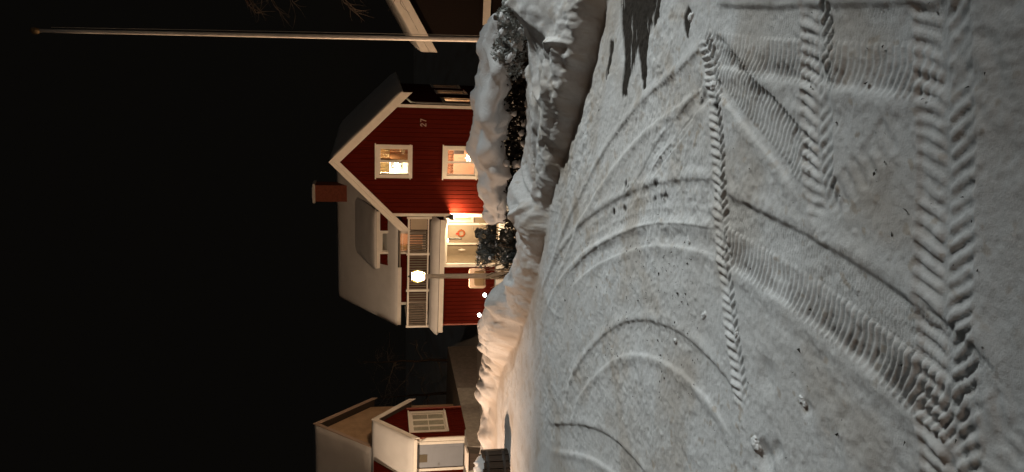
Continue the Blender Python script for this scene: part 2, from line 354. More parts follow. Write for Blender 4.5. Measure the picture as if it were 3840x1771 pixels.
def ground_mat():
    M = bpy.data.materials.new('ploughed_snow'); M.use_nodes = True; t = M.node_tree; b = t.nodes['Principled BSDF']
    b.inputs['Roughness'].default_value = .7; b.inputs['Specular IOR Level'].default_value = .25
    tc = t.nodes.new('ShaderNodeTexCoord')
    def nz(sc, de=5):
        n = t.nodes.new('ShaderNodeTexNoise'); n.inputs['Scale'].default_value = sc; n.inputs['Detail'].default_value = de; n.inputs['Roughness'].default_value = .7
        t.links.new(tc.outputs['Object'], n.inputs['Vector']); return n.outputs['Fac']
    def mix(f, a, bb):
        x = t.nodes.new('ShaderNodeMix'); x.data_type = 'RGBA'
        for sk, v in ((6, a), (7, bb)):
            if isinstance(v, tuple): x.inputs[sk].default_value = (*v, 1)
            else: t.links.new(v, x.inputs[sk])
        t.links.new(f, x.inputs[0]); return x.outputs[2]
    def rng_(f, a, c):
        r = t.nodes.new('ShaderNodeMapRange'); r.inputs[1].default_value = a; r.inputs[2].default_value = c; t.links.new(f, r.inputs[0]); return r.outputs[0]
    A1 = t.nodes.new('ShaderNodeAttribute'); A1.attribute_name = 'bare'; A2 = t.nodes.new('ShaderNodeAttribute'); A2.attribute_name = 'dirt'
    c = mix(rng_(nz(3), .35, .7), (.72, .72, .72), (.54, .54, .54))
    c = mix(rng_(nz(210, 3), .3, .75), c, mix(rng_(nz(40, 3), .4, .7), (.80, .80, .80), (.55, .55, .54)))
    c = mix(A2.outputs['Fac'], c, (.50, .445, .39))
    c = mix(A1.outputs['Fac'], c, mix(rng_(nz(60), .35, .7), (.026, .021, .017), (.055, .045, .036)))
    t.links.new(c, b.inputs['Base Color'])
    bp = t.nodes.new('ShaderNodeBump'); bp.inputs['Strength'].default_value = .42; bp.inputs['Distance'].default_value = .008
    t.links.new(nz(120, 5), bp.inputs['Height']); t.links.new(bp.outputs[0], b.inputs['Normal'])
    return M
GM = ground_mat()
cs = (GS[:-1, :-1]+GS[1:, 1:])/2
ground_obj('road', cs < .02, GM)
ground_obj('snowy_slope', cs >= .02, GM)

# ------------------------------------------------------------------ building helpers (house-local: x right, y back, z up)
TH = R(16)
class Frame:
    def __init__(s, o, th): s.o = np.array(o, float); s.ex = np.array([math.cos(th), -math.sin(th), 0]); s.ey = np.array([math.sin(th), math.cos(th), 0])
    def L(s, x, y, yl=None, xl=None):
        d = ray(x, y); n, k = (s.ey, yl) if yl is not None else (s.ex, xl)
        q = CV + d*((k-np.dot(CV-s.o, n))/np.dot(d, n)) - s.o; return (np.dot(q, s.ex), np.dot(q, s.ey), q[2])
    def Wd(s, l): return s.o + s.ex*l[0] + s.ey*l[1] + np.array([0, 0, l[2]])
def siding(root, x0, x1, z0, top, y, holes=(), pw=.185, gap=.022, seed=0):
    """upright boards, each a piece of its own, cut round the openings, on a backing wall"""
    rr = random.Random(seed)
    cuts = set(np.round(np.arange(x0, x1-pw*.4, pw), 4)) | {x1}
    for a, b, c, d in holes:
        for e in (a, b):
            if x0 < e < x1:
                cuts = {k for k in cuts if abs(k-e) > .05 or k in (x0, x1)} | {e}
    cuts = sorted(cuts); back = MB()
    for a, b in zip(cuts[:-1], cuts[1:]):
        iv = [(z0, None)]
        for ha, hb, hc, hd in holes:
            if ha < (a+b)/2 < hb:
                new = []
                for lo, hi in iv:
                    tp = hi if hi is not None else 99
                    if hd <= lo or hc >= tp: new.append((lo, hi)); continue
                    if hc > lo+.02: new.append((lo, hc))
                    if hd < tp: new.append((hd, hi))
                iv = new
        for lo, hi in iv:
            ta, tb = (top(a), top(b)) if hi is None else (hi, hi)
            if min(ta, tb) < lo+.02: continue
            back.prism([(a, lo), (b, lo), (b, tb), (a, ta)], y+.026, y+.16)
            g = gap/2; ta2, tb2 = (top(a+g), top(b-g)) if hi is None else (hi, hi)
            yo = y + rr.uniform(-.003, .003)
            MB().prism([(a+g, lo), (b-g, lo), (b-g, tb2), (a+g, ta2)], yo, y+.0255).build('plank', RED, root)
    back.build('wall', REDBACK, root)
def window(root, x0, x1, z0, z1, y, nx=2, nz=1, cw=.13, depth=.1, loc=None, rotz=0, trim=WHITE, name='window', sill=True, head=.05):
    """casing + sash bars + one pane for each light; opening x0..x1, z0..z1, wall face at y"""
    c = MB(); yf = y-.035
    c.box(x0-cw, x0, yf, y+.02, z0-cw, z1+cw).box(x1, x1+cw, yf, y+.02, z0-cw, z1+cw)
    c.box(x0, x1, yf, y+.02, z1, z1+cw).box(x0, x1, yf, y+.02, z0-cw, z0)
    c.box(x0-cw-head, x1+cw+head, yf-.025, y+.015, z1+cw+.002, z1+cw+.05)
    w = c.build(name, trim, root, loc=loc, rotz=rotz)
    if sill: MB().box(x0-cw-.03, x1+cw+.03, yf-.06, yf-.003, z0-cw*.55, z0-cw*.2).build('sill', trim, w)
    sb = MB(); t = .045; yy0, yy1 = y+.03, y+.08
    dx = (x1-x0)/nx; dz = (z1-z0)/nz
    for i in range(nx):
        a, b = x0+i*dx+.004, x0+(i+1)*dx-.004
        s_ = MB(); s_.box(a, a+t, yy0, yy1, z0, z1).box(b-t, b, yy0, yy1, z0, z1).box(a+t, b-t, yy0, yy1, z0, z0+t).box(a+t, b-t, yy0, yy1, z1-t, z1)
        for k in range(1, nz): s_.box(a+t, b-t, yy0+.01, yy1-.01, z0+k*dz-.016, z0+k*dz+.016)
        s_.build('sash', trim, w)
        for k in range(nz):
            MB().box(a+t*.6, b-t*.6, yy0+.02, yy0+.026, z0+k*dz+(t*.6 if k == 0 else .0), z0+(k+1)*dz-(t*.6 if k == nz-1 else 0)).build('pane', GLASS, w)
    return w
def room(root, x0, x1, z0, z1, y0, y1, m, name='room'):
    b = MB()
    b.box(x0-.04, x0, y0, y1, z0, z1).box(x1, x1+.04, y0, y1, z0, z1).box(x0, x1, y1, y1+.04, z0, z1)
    b.box(x0-.04, x1+.04, y0, y1+.04, z1, z1+.04).box(x0-.04, x1+.04, y0, y1+.04, z0-.04, z0)
    return b.build(name, m, root)
def curtain(parent, x0, x1, z0, z1, y, m, waves=9, amp=.025, name='curtain'):
    v = []; f = []; n = waves*6
    for i in range(n+1):
        t = i/n; yy = y+amp*math.sin(t*waves*2*math.pi)+amp*.4*math.sin(t*waves*4.3)
        v += [(x0+(x1-x0)*t, yy, z0), (x0+(x1-x0)*t, yy+.01, z1)]
    for i in range(n): f.append((2*i, 2*i+2, 2*i+3, 2*i+1))
    b = MB(); b.add(v, f); o = b.build(name, m, parent, smooth=True)
    md = o.modifiers.new('thickness', 'SOLIDIFY'); md.thickness = .006; return o
def snow_sheet(name, quad, th, parent, nu=24, nv=18, seed=0, lump=.04, m=ROOFSNOW, over=.0):
    """lumpy snow layer on a planar roof quad (corners a,b,c,d), thinner and rounded at its edges"""
    a, b, c, d = [Vector(p) for p in quad]; nn = (b-a).cross(d-a).normalized()
    if nn.z < 0: nn = -nn
    v = []; f = []
    for j in range(nv+1):
        for i in range(nu+1):
            u, w = i/nu, j/nv; p = (a*(1-u)+b*u)*(1-w)+(d*(1-u)+c*u)*w
            e = min(u, 1-u)*nu; e2 = min(w, 1-w)*nv
            k = min(1, .45+.55*min(e/2, 1))*min(1, .45+.55*min(e2/2, 1))
            hgt = th*k + lump*mnoise.fractal(p*.9+Vector((seed, 0, 0)), 1, 2, 4)*.6
            v.append(tuple(p+nn*max(hgt, .02)))
    n0 = len(v)
    fi = lambda i, j: j*(nu+1)+i
    for j in range(nv):
        for i in range(nu): f.append((fi(i, j), fi(i+1, j), fi(i+1, j+1), fi(i, j+1)))
    rim = [fi(i, 0) for i in range(nu+1)]+[fi(nu, j) for j in range(1, nv+1)]+[fi(i, nv) for i in range(nu-1, -1, -1)]+[fi(0, j) for j in range(nv-1, 0, -1)]
    for k in rim:
        p = Vector(v[k]); dist = (p-a).dot(nn); v.append(tuple(p-nn*(dist-.003)))
    m_ = len(rim)
    for k in range(m_): f.append((rim[k], n0+k, n0+(k+1) % m_, rim[(k+1) % m_]))
    return MB().add(v, f).build(name, m, parent, smooth=True)

# ------------------------------------------------------------------ the red house with the gable
mo = Py(1480, 391, 31.5); mo[2] = -4.1; FM = Frame(mo, TH)
MH = thing('house', 'red timber house with white trim, lit gable windows and balcony', 'house', mo, -TH)
RX = -2.33; HWg = 2.33; SL = 1.0
deck = lambda x: 7.28 - SL*abs(x-RX)          # underside of the wing roof
ux0, ux1, uz0, uz1 = -2.90, -1.79, 4.25, 5.45
lx0, lx1, lz0, lz1 = -2.90, -1.79, 1.48, 2.68
siding(MH, -4.66+.02, -.0-.02, .45, lambda x: deck(x)-.02, 0, [(ux0, ux1, uz0, uz1), (lx0, lx1, lz0, lz1)], seed=1)
MB().box(-4.62, -.04, .05, 10, -.4, .45).box(-9.6, -4.62, .05, 9.5, -.4, .45).build('foundation', STONE, MH)
for xa, xb in ((-.11, .015), (-4.675, -4.55)):
    MB().box(xa, xb, -.03, -.004, .45, deck((xa+xb)/2)-.05).build('corner_board', WHITE, MH)
# other outer walls
w = MB().box(-.16, -.0, .17, 4.0, .45, 4.85).box(-.16, 0, 4.0, 9.6, .45, 4.85)
side_holes = []
MBw = MB()
def sidewall(holes):
    ycuts = sorted({.17, 9.6} | {h for a in holes for h in a[:2]})
    b = MB()
    for a, c in zip(ycuts[:-1], ycuts[1:]):
        hs = [h for h in holes if h[0] <= (a+c)/2 <= h[1]]
        if hs: b.box(-.16, -.001, a, c, .45, hs[0][2]).box(-.16, -.001, a, c, hs[0][3], 4.9)
        else: b.box(-.16, -.001, a, c, .45, 4.9)
    return b.build('side_wall', RED, MH)
SW = [(1.55, 2.75, 1.4, 2.65), (4.9, 6.2, 1.4, 2.65), (8.0, 9.0, 1.4, 2.65)]
sidewall(SW)
MB().prism([(-4.66, .45), (0, .45), (0, 4.9), (RX, 7.2), (-4.66, 4.9)], 9.6, 9.75).build('rear_wall', REDBACK, MH)
MB().box(-9.57, -4.7, 9.45, 9.58, .45, 4.6).build('rear_wall', REDBACK, MH)
for k, (a, b, c, d) in enumerate(SW):
    window(MH, 0, b-a, c, d, 0, 2, 1, .1, loc=(0, a, 0), rotz=R(90))
    room(MH, -1.6, -.17, c-.5, d+.4, a-.3, b+.3, PLASTER) if False else None
    bx = MB(); bx.box(-1.2, -.17, a-.2, a-.16, c-.2, d+.2).box(-1.2, -.17, b+.16, b+.2, c-.2, d+.2).box(-1.24, -1.2, a-.2, b+.2, c-.2, d+.2).box(-1.2, -.17, a-.16, b+.16, d+.2, d+.24).box(-1.2, -.17, a-.16, b+.16, c-.24, c-.2)
    bx.build('room', PLASTER, MH)
    plight(MH, (-.7, (a+b)/2, d-.1), (60, 9, 3)[k], (1, .6, .34), .08)
# left body upper wall, set back behind the balcony
dwx0, dwx1, dwz0, dwz1 = -6.98, -6.08, 3.42, 5.33
def uptop(x): return 5.48 if -7.55 < x < -5.65 else 4.78
siding(MH, -9.56, -4.68, 3.2, lambda x: 5.5 if x >= -7.56 else 4.8, 2.4, [(dwx0, dwx1, dwz0, dwz1)], seed=2)
MB().box(-9.575, -9.45, 2.37, 2.396, 3.25, 4.78).build('corner_board', WHITE, MH)
MB().box(-9.56, -9.42, 2.57, 9.44, .45, 4.75).build('side_wall', REDBACK, MH)
MB().prism([(2.57, 4.75), (9.44, 4.75), (6.0, 7.2)], -9.56, -9.42, 'x').build('end_gable', REDBACK, MH)
# lower front wall and the entrance recess
ex0, ex1 = -6.80, -4.70
siding(MH, -9.64, ex0-.02, .45, lambda x: 2.72, 0, [], seed=3)
MB().box(-9.655, -9.60, -.028, 2.3, .45, 2.72).build('corner_board', mat('dim_red_trim', (.33, .12, .09), .7), MH)
MB().box(ex0-.14, ex0, -.035, .12, .45, 2.60).build('post', WHITE, MH)
MB().box(ex0-.14, ex1+.02, -.03, .12, 2.602, 2.72).build('lintel', WHITE, MH)
MB().box(-4.70, -4.672, -.02, 1.2, .45, 2.6).build('recess_side', WHITE, MH)
rw = mat('recess_panel_paint', (.22, .18, .13), .7, .2, .12, 4)
MB().box(ex0, ex0+.03, .125, 1.2, .45, 2.6).build('recess_side', rw, MH)
MB().box(ex0+.03, -4.705, .125, 1.25, 2.56, 2.60).build('recess_ceiling', WHITE, MH)
MB().box(ex0, ex1, 1.2, 1.28, .45, 1.30).box(ex0, -5.22, 1.2, 1.28, 1.30, 2.6).box(-4.86, ex1, 1.2, 1.28, 1.3, 2.6).box(-5.22, -4.86, 1.2, 1.28, 2.40, 2.6).build('recess_back_wall', rw, MH)
MB().box(ex0+.03, -4.705, -.4, 1.2, .30, .45).build('porch_floor', GREYWOOD, MH)
window(MH, -5.19, -4.89, 1.36, 2.36, 1.19, 1, 1, .05)
room(MH, -5.4, -4.72, 1.1, 2.5, 1.3, 2.2, PLASTER)
plight(MH, (-5.05, 1.75, 2.2), 50, (1, .75, .45), .06)
MB().box(-5.36, -5.28, 1.14, 1.199, .45, 2.5).build('door_post', WHITE, MH)
dr = MB().box(-6.18, -5.36, 1.15, 1.195, .47, 2.42).build('door', mat('door_paint', (.27, .22, .165), .6, .3, .1, 5), MH)
MB().box(-6.08, -5.46, 1.135, 1.148, .6, 1.25).box(-6.08, -5.46, 1.135, 1.148, 1.38, 2.3).build('door_panel', MATS['door_paint'], dr)
MB().tube([(-5.45, 1.14, 1.36), (-5.45, 1.08, 1.36), (-5.55, 1.08, 1.36)], .012, 6).build('handle', METAL, dr)
MB().box(-6.27, -6.19, 1.12, 1.199, .45, 2.55).build('door_post', WHITE, MH)
MB().box(-6.19, -4.75, 1.13, 1.198, 2.50, 2.555).build('door_head', WHITE, MH)
# pent roof with snow above the ground floor, balcony on top
MB().box(-9.75, -4.69, -.60, -.56, 2.73, 2.93).box(-9.75, -9.71, -.56, 0, 2.73, 2.93).build('fascia', WHITE, MH)
MB().slab([(-9.74, -.60, 2.95), (-4.69, -.60, 2.95), (-4.69, -.005, 3.12), (-9.74, -.005, 3.12)], .03).build('pent_roof', DARKWOOD, MH)
MB().box(-9.70, -4.70, -.55, -.035, 2.725, 2.75).build('soffit', WHITE, MH)
snow_sheet('snow_layer', [(-9.82, -.68, 2.955), (-4.66, -.68, 2.955), (-4.66, -.01, 3.125), (-9.82, -.01, 3.125)], .24, MH, 50, 8, 3, .05)
MB().box(-9.64, -4.70, .0, 2.39, 3.10, 3.25).build('balcony_floor', GREYWOOD, MH)
MB().box(-9.72, -4.70, -.045, .045, 4.18, 4.26).build('handrail', WHITE, MH)
MB().box(-9.72, -4.70, -.03, .03, 3.36, 3.42).build('bottom_rail', WHITE, MH)
for xx in np.linspace(-9.62, -4.80, 44): MB().box(xx-.033, xx+.033, -.012, .012, 3.42, 4.18).build('baluster', GREYWOOD, MH)
for xx in (-9.68, -8.0, -6.35, -4.74): MB().box(xx-.045, xx+.045, -.05, .05, 3.25, 4.30).build('post', WHITE, MH)
MB().box(-9.71, -9.63, .05, 2.36, 4.18, 4.25).box(-9.70, -9.65, .05, 2.36, 3.36, 3.42).build('side_rail', WHITE, MH)
for yy in np.linspace(.15, 2.3, 18): MB().box(-9.68, -9.665, yy-.03, yy+.03, 3.42, 4.18).build('baluster', GREYWOOD, MH)
MB().box(-5.25, -4.71, -.020, .0, 3.45, 4.15).build('balcony_screen', mat('beige_panel', (.40, .33, .25), .8, .2, .1, 4), MH)
# balcony door with glazing
window(MH, dwx0, dwx1, dwz0, dwz1, 2.4, 1, 2, .1, sill=False)
room(MH, -7.4, -5.7, 3.3, 5.4, 2.58, 4.4, PINKWALL)
plight(MH, (-6.75, 3.4, 4.75), 26, (1, .6, .33), .05)
plight(MH, (-6.75, 2.75, 5.0), 8, (1, .7, .4), .05)
curtain(MH, -6.95, -6.72, 3.5, 5.25, 2.62, CURTAIN, 3)
# wing roof
ov = .42; ey0, ey1 = -.42, 10.15; exr, exl = .50, -5.16
top = lambda x: 7.40 - SL*abs(x-RX)
for side, xe, nm in ((1, exr, 'roof'), (-1, exl, 'roof')):
    zq = top(xe); rx = RX+side*.001
    MB().slab([(rx, ey0, 7.40), (xe, ey0, zq), (xe, ey1, zq), (rx, ey1, 7.40)], .085).build('roof_deck', DARKWOOD, MH)
    snow_sheet('snow_layer', [(rx, ey0-.02, 7.403), (xe+side*.05, ey0-.02, zq-.047), (xe+side*.05, ey1, zq-.047), (rx, ey1, 7.403)], .14, MH, 26, 40, 5+side, .03)
    for d0, d1, yo in ((.0, .17, -.065), (.175, .34, -.035)):
        MB().prism([(RX, 7.47-d0*1.3), (xe+side*.03, 7.47-d0*1.3-SL*abs(xe+side*.03-RX)), (xe+side*.03, 7.47-d1*1.3-SL*abs(xe+side*.03-RX)), (RX, 7.47-d1*1.3)], ey0+yo, ey0-.002).build('barge_board', WHITE, MH)
    MB().slab([(RX, ey0, 7.26), (xe, ey0, zq-.14), (xe, .0, zq-.14), (RX, .0, 7.26)], .02).build('soffit', mat('soffit_paint', (.45, .40, .33), .8), MH)
# left body roof (ridge across), snow on it, dormer over the balcony door
rl = -10.40; rr_ = -4.2
MB().slab([(rl, 2.0, 4.62), (rr_, 2.0, 4.62), (rr_, 6.0, 7.42), (rl, 6.0, 7.42)], .1).build('roof_deck', DARKWOOD, MH)
MB().slab([(rl, 10.0, 4.62), (rr_, 10.0, 4.62), (rr_, 6.001, 7.42), (rl, 6.001, 7.42)], .1).build('roof_deck', DARKWOOD, MH)
snow_sheet('snow_layer', [(rl-.03, 1.95, 4.59), (rr_+.6, 1.95, 4.59), (rr_+.6, 6.0, 7.425), (rl-.03, 6.0, 7.425)], .12, MH, 44, 30, 11, .03)
snow_sheet('snow_layer', [(rl-.03, 10.0, 4.625), (rr_, 10.0, 4.625), (rr_, 6.001, 7.425), (rl-.03, 6.001, 7.425)], .12, MH, 20, 14, 12, .03)
MB().box(rl, -7.60, 1.93, 1.985, 4.44, 4.60).build('fascia', WHITE, MH)
MB().slab([(rl, 2.0, 4.50), (-4.7, 2.0, 4.50), (-4.7, 2.39, 4.74), (rl, 2.39, 4.74)], .02).build('soffit', MATS['soffit_paint'], MH)
MB().slab([(-7.62, 2.0, 5.58), (-4.95, 2.0, 5.58), (-4.95, 4.6, 6.46), (-7.62, 4.6, 6.46)], .09).build('dormer_roof', DARKWOOD, MH)
snow_sheet('snow_layer', [(-7.68, 1.95, 5.566), (-4.9, 1.95, 5.566), (-4.9, 4.75, 6.514), (-7.68, 4.75, 6.514)], .12, MH, 20, 22, 15, .03)
MB().box(-7.62, -4.97, 1.935, 1.985, 5.40, 5.56).build('fascia', WHITE, MH)
for xx in (-7.57,):
    MB().prism([(2.56, 4.9), (2.56, 5.68), (4.5, 6.32)], xx-.02, xx+.02, 'x').build('dormer_cheek', RED, MH)
# chimney
ch = MB().box(-5.30, -4.50, 5.1, 5.9, 6.6, 8.42).build('chimney', BRICK, MH)
MB().box(-5.36, -4.44, 5.04, 5.96, 8.422, 8.52).build('chimney_cap', mat('cap_stone', (.45, .42, .38), .8), ch)
snow_sheet('snow_layer', [(-5.34, 5.06, 8.522), (-4.46, 5.06, 8.522), (-4.46, 5.94, 8.522), (-5.34, 5.94, 8.522)], .08, ch, 8, 8, 17, .02)
# gable windows with their rooms
window(MH, ux0, ux1, uz0, uz1, 0, 2, 1, .14)
window(MH, lx0, lx1, lz0, lz1, 0, 2, 1, .14)
room(MH, -3.3, -2.36, uz0-.35, uz1+.25, .19, 1.0, mat('white_room_wall', (.8, .74, .62), .9))
room(MH, -2.27, -1.5, uz0-.35, uz1+.25, .19, 1.8, mat('brown_room_wall', (.30, .16, .08), .9, .1, .2, 3))
def translucent(M):
    t = M.node_tree; b = t.nodes['Principled BSDF']; out = t.nodes['Material Output']
    tl = t.nodes.new('ShaderNodeBsdfTranslucent'); tl.inputs[0].default_value = b.inputs['Base Color'].default_value
    mx = t.nodes.new('ShaderNodeMixShader'); mx.inputs[0].default_value = .55
    t.links.new(b.outputs[0], mx.inputs[1]); t.links.new(tl.outputs[0], mx.inputs[2]); t.links.new(mx.outputs[0], out.inputs[0])
translucent(CURTAIN); translucent(mat('pink_valance', (.76, .54, .42), .95, .05, .15, 3))
curtain(MH, ux0+.02, -2.36, uz1-.42, uz1+.02, .24, CURTAIN, 4)
curtain(MH, -2.30, ux1-.02, uz1-.42, uz1+.02, .24, CURTAIN, 5)
MB().box(-2.82, -2.46, .96, .985, uz0+.28, uz0+.74).build('wall_picture', DARKPIC, MH)
plight(MH, (-2.62, .50, uz1-.15), 330, (1, .82, .56), .06)
plight(MH, (-2.0, .42, uz1-.0), 90, (1, .74, .44), .05)
room(MH, -3.4, -1.3, lz0-.4, lz1+.3, .19, 2.2, PINKWALL)
curtain(MH, lx0+.02, lx1-.02, lz1-.30, lz1+.03, .24, mat('pink_valance', (.76, .54, .42), .95, .05, .15, 3), 9)
MB().box(-2.20, -1.86, 1.2, 1.23, lz0+.35, lz1-.36).build('wall_picture', DARKPIC, MH)
plight(MH, (-2.35, .8, lz1+.1), 170, (1, .74, .50), .06)
# house number 27 (thin raised numerals)
def numeral(ch, x, z, hgt, name='numeral'):
    b = MB(); wd = hgt*.5; t = hgt*.16
    seg = {'2': [((0, .75), (.25, 1)), ((.25, 1), (.75, 1)), ((.75, 1), (1, .72)), ((1, .72), (0, 0)), ((0, 0), (1, 0))], '7': [((0, 1), (1, 1)), ((1, 1), (.3, 0))]}[ch]
    for (a0, b0), (a1, b1) in seg:
        p = Vector((x+a0*wd, z+b0*hgt)); q = Vector((x+a1*wd, z+b1*hgt)); d = (q-p).normalized(); nn = Vector((-d.y, d.x))*t/2; p -= d*t*.4; q += d*t*.4
        b.prism([tuple(p+nn), tuple(q+nn), tuple(q-nn), tuple(p-nn)], -.022, -.004)
    return b.build(name, mat('pale_metal', (.30, .21, .18), .5), MH)
numeral('2', -.86, 3.58, .21); numeral('7', -.68, 3.58, .21)
# downpipe on the gable corner
MB().tube([(.35, -.3, 4.45), (.10, .0, 4.2), (.07, .1, 3.9), (.07, .1, .5)], .045, 8).build('downpipe', METAL, MH)

# lamps and ornaments of the red house: things of their own
def star_lamp(pos, r, label, depth=.5, power=5):
    t = thing('star_lamp', label, 'lamp', pos, -TH)
    v = [(0, -r*.28, 0), (0, r*.28, 0)]; n = 7
    for i in range(2*n):
        a = math.pi*i/n; q = r if i % 2 == 0 else r*.48; v.append((q*math.sin(a), 0, q*math.cos(a)))
    f = []
    for i in range(2*n):
        j = (i+1) % (2*n); f += [(0, 2+i, 2+j), (1, 2+j, 2+i)]
    MB().add(v, f).build('paper_star', glow('star_paper_glow', (1, .86, .62), 9), t)
    MB().tube([(0, 0, r*.9), (0, 0, r+.28)], .006, 5).build('cord', BLACK, t)
    return t
star_lamp(FM.Wd((-2.60, .36, uz0+.48)), .21, 'glowing white paper star hanging in the upper gable window')
star_lamp(FM.Wd((-2.22, .36, lz0+.22)), .20, 'glowing paper star low in the window beside the lit red boards')
fl = thing('flower_pot', 'pale flowering pot plant on the upper gable window sill', 'pot plant', FM.Wd((-1.98, .28, uz0+.02)), -TH)
MB().lathe([(.05, 0), (.075, .12), (.08, .13)], 10).build('pot', mat('terracotta', (.35, .14, .07), .8), fl)
b = MB()
for k in range(26):
    c = Vector((rng.normal(0, .05), rng.normal(0, .03), .2+rng.normal(0, .06))); q = [c+Vector(rng.normal(0, .03, 3)) for _ in range(4)]; b.add(q, [(0, 1, 2, 3)])
b.build('blossom', mat('petal', (.75, .66, .5), .8), fl)
# wall lamp under the pent roof corner: hooded, throws its light down the gable boards
wl = thing('wall_lamp', 'bright hooded wall lamp at the gable corner beside the entrance', 'lamp', FM.Wd((-4.62, -.34, 2.46)), -TH)
MB().lathe([(.105, -.10), (.115, .02), (.03, .09), (.02, .16)], 16).add([], []).build('bracket_cap', BLACK, wl)
wl.children[0].data.clear_geometry()
pr = [(.115, -.09), (.12, .03), (.05, .10), (.02, .24), (.0175, .24), (.045, .095), (.112, .025), (.112, -.09)]
n = 20; vs = [(r*math.cos(2*math.pi*j/n), r*math.sin(2*math.pi*j/n), z) for r, z in pr for j in range(n)]
fs = [(i*n+j, i*n+(j+1) % n, ((i+1) % 8)*n+(j+1) % n, ((i+1) % 8)*n+j) for i in range(8) for j in range(n)]
me = wl.children[0].data; me.from_pydata(vs, [], fs); me.update(); wl.children[0].name = 'shade'
MB().lathe([(.02, -.115), (.055, -.10), (.072, -.05), (.06, .0), (.03, .03)], 14).build('bulb_glass', glow('wall_bulb_glow', (1, .88, .62), 45), wl, True)
plight(wl, (0, 0, -.115), 760, (1, .72, .42), .05)
fe = thing('bird_feeder', 'dark tube feeder hanging from the pent roof edge by the entrance', 'bird feeder', FM.Wd((-5.52, -.5, 2.72)), -TH)
MB().tube([(0, 0, 0), (0, 0, -.16)], .005, 5).build('string', BLACK, fe)
MB().lathe([(.05, -.70), (.05, -.68), (.038, -.66), (.038, -.24), (.055, -.22), (.012, -.14)], 12).build('tube', mat('dark_plastic', (.06, .06, .055), .5), fe, True)
wr = thing('door_wreath', 'orange berry wreath hanging on the entrance door', 'wreath', FM.Wd((-5.74, 1.11, 1.85)), -TH)
b = MB(); k = 28
b.tube([(.14*math.cos(2*math.pi*i/k), 0, .14*math.sin(2*math.pi*i/k)) for i in range(k+1)], .04, 8, False)
b.build('ring', mat('orange_berries', (.34, .09, .03), .6, .2, .6, 40), wr, True)
MB().box(-.035, .035, -.05, -.03, .10, .24).build('bow', mat('red_ribbon', (.5, .03, .02), .6), wr)
hg = thing('hanging_ornament', 'small pale carved ornament on the inner side wall of the entrance', 'ornament', FM.Wd((-6.50, 1.10, 1.78)), -TH)
MB().add([(0, -.02, .2), (.05, 0, .03), (0, -.03, -.16), (-.05, 0, .03), (0, .03, .03)], [(0, 1, 2, 3), (0, 4, 1), (1, 4, 2), (2, 4, 3), (3, 4, 0)]).build('carving', WHITE, hg)
MB().tube([(0, 0, .2), (0, 0, .42)], .004, 5).build('string', BLACK, hg)
plight(None, FM.Wd((-5.9, .55, 2.42)), 3.5, (1, .66, .36), .05).name = 'bulb'
cl = thing('ceiling_lamp', 'small round ceiling lamp inside the entrance recess', 'lamp', FM.Wd((-5.9, .55, 2.50)), -TH)
MB().lathe([(.03, -.04), (.09, -.02), (.10, .055)], 14).build('lamp_glass', glow('ceiling_glow', (1, .8, .5), 6), cl, True)
for px, wl_ in (((1818, 1107), 'small white globe light before the red wall, next to the mailbox'), ((1798, 1182), 'small white globe light before the red wall, next to its dark end')):
    q = FM.Wd(FM.L(*px, yl=-.45)); g0 = gz(q[0], q[1])
    t = thing('path_light', wl_, 'light', (q[0], q[1], g0), -TH, 'globe lights before the red wall')
    hgt = q[2]-g0
    MB().lathe([(.02, -.05), (.02, hgt-.08), (.05, hgt-.07)], 8).build('stake', BLACK, t)
    MB().lathe([(.03, hgt-.068), (.075, hgt-.04), (.088, hgt), (.07, hgt+.05), (.03, hgt+.08)], 14).build('globe', glow('path_globe_glow', (1, .97, .92), 14), t, True)
    plight(t, (0, -.0, hgt+.13), 1.2, (1, .7, .45), .04)

# ------------------------------------------------------------------ left house: entrance porch with gable and taller block behind
lo = Py(1740, 1640, 31.0); FL = Frame(lo, TH)
LH = thing('house', 'red house with snowy porch roof and grey-blue front door', 'house', lo, -TH)
PD = 2.6; RY = 1.3; zE = 2.04; zR = 3.62
gt = lambda y: zR-.12 - (zR-zE)/(RY+.3)*abs(y-RY)
# porch side wall (gable end facing right) with upright boards: built in canonical frame and turned
SR = bpy.data.objects.new('side_gable', bpy.data.meshes.new('side_gable')); COL.objects.link(SR); SR.parent = LH; SR.rotation_euler[2] = R(90)
gw = (.62, 2.12, .66, 2.02)
siding(SR, .02, PD, -.15, lambda y: gt(y), 0, [gw], .19, seed=5)
bk = MB().prism([(.03, -.15), (PD, -.15), (PD, gt(PD)), (RY, gt(RY)), (.03, gt(.03))], 1.6, 1.62); SR.data.from_pydata(bk.v, [], bk.f); SR.data.materials.append(REDBACK)
window(LH, gw[0], gw[1], gw[2], gw[3], 0, 3, 2, .1, loc=(0, 0, 0), rotz=R(90), trim=WHITE)
MB().box(-.078, -.060, gw[0]+.01, gw[1]-.01, gw[2]+.01, gw[3]-.01).build('blind', mat('pale_blind', (.50, .47, .40), .9, .1, .25, 4), LH)
for yy in (.10, PD-.03): MB().box(-.02, .028, yy-.1, yy, -.15, gt(yy)-.05).build('corner_board', mat('dim_red_trim', (.33, .12, .09)), LH)
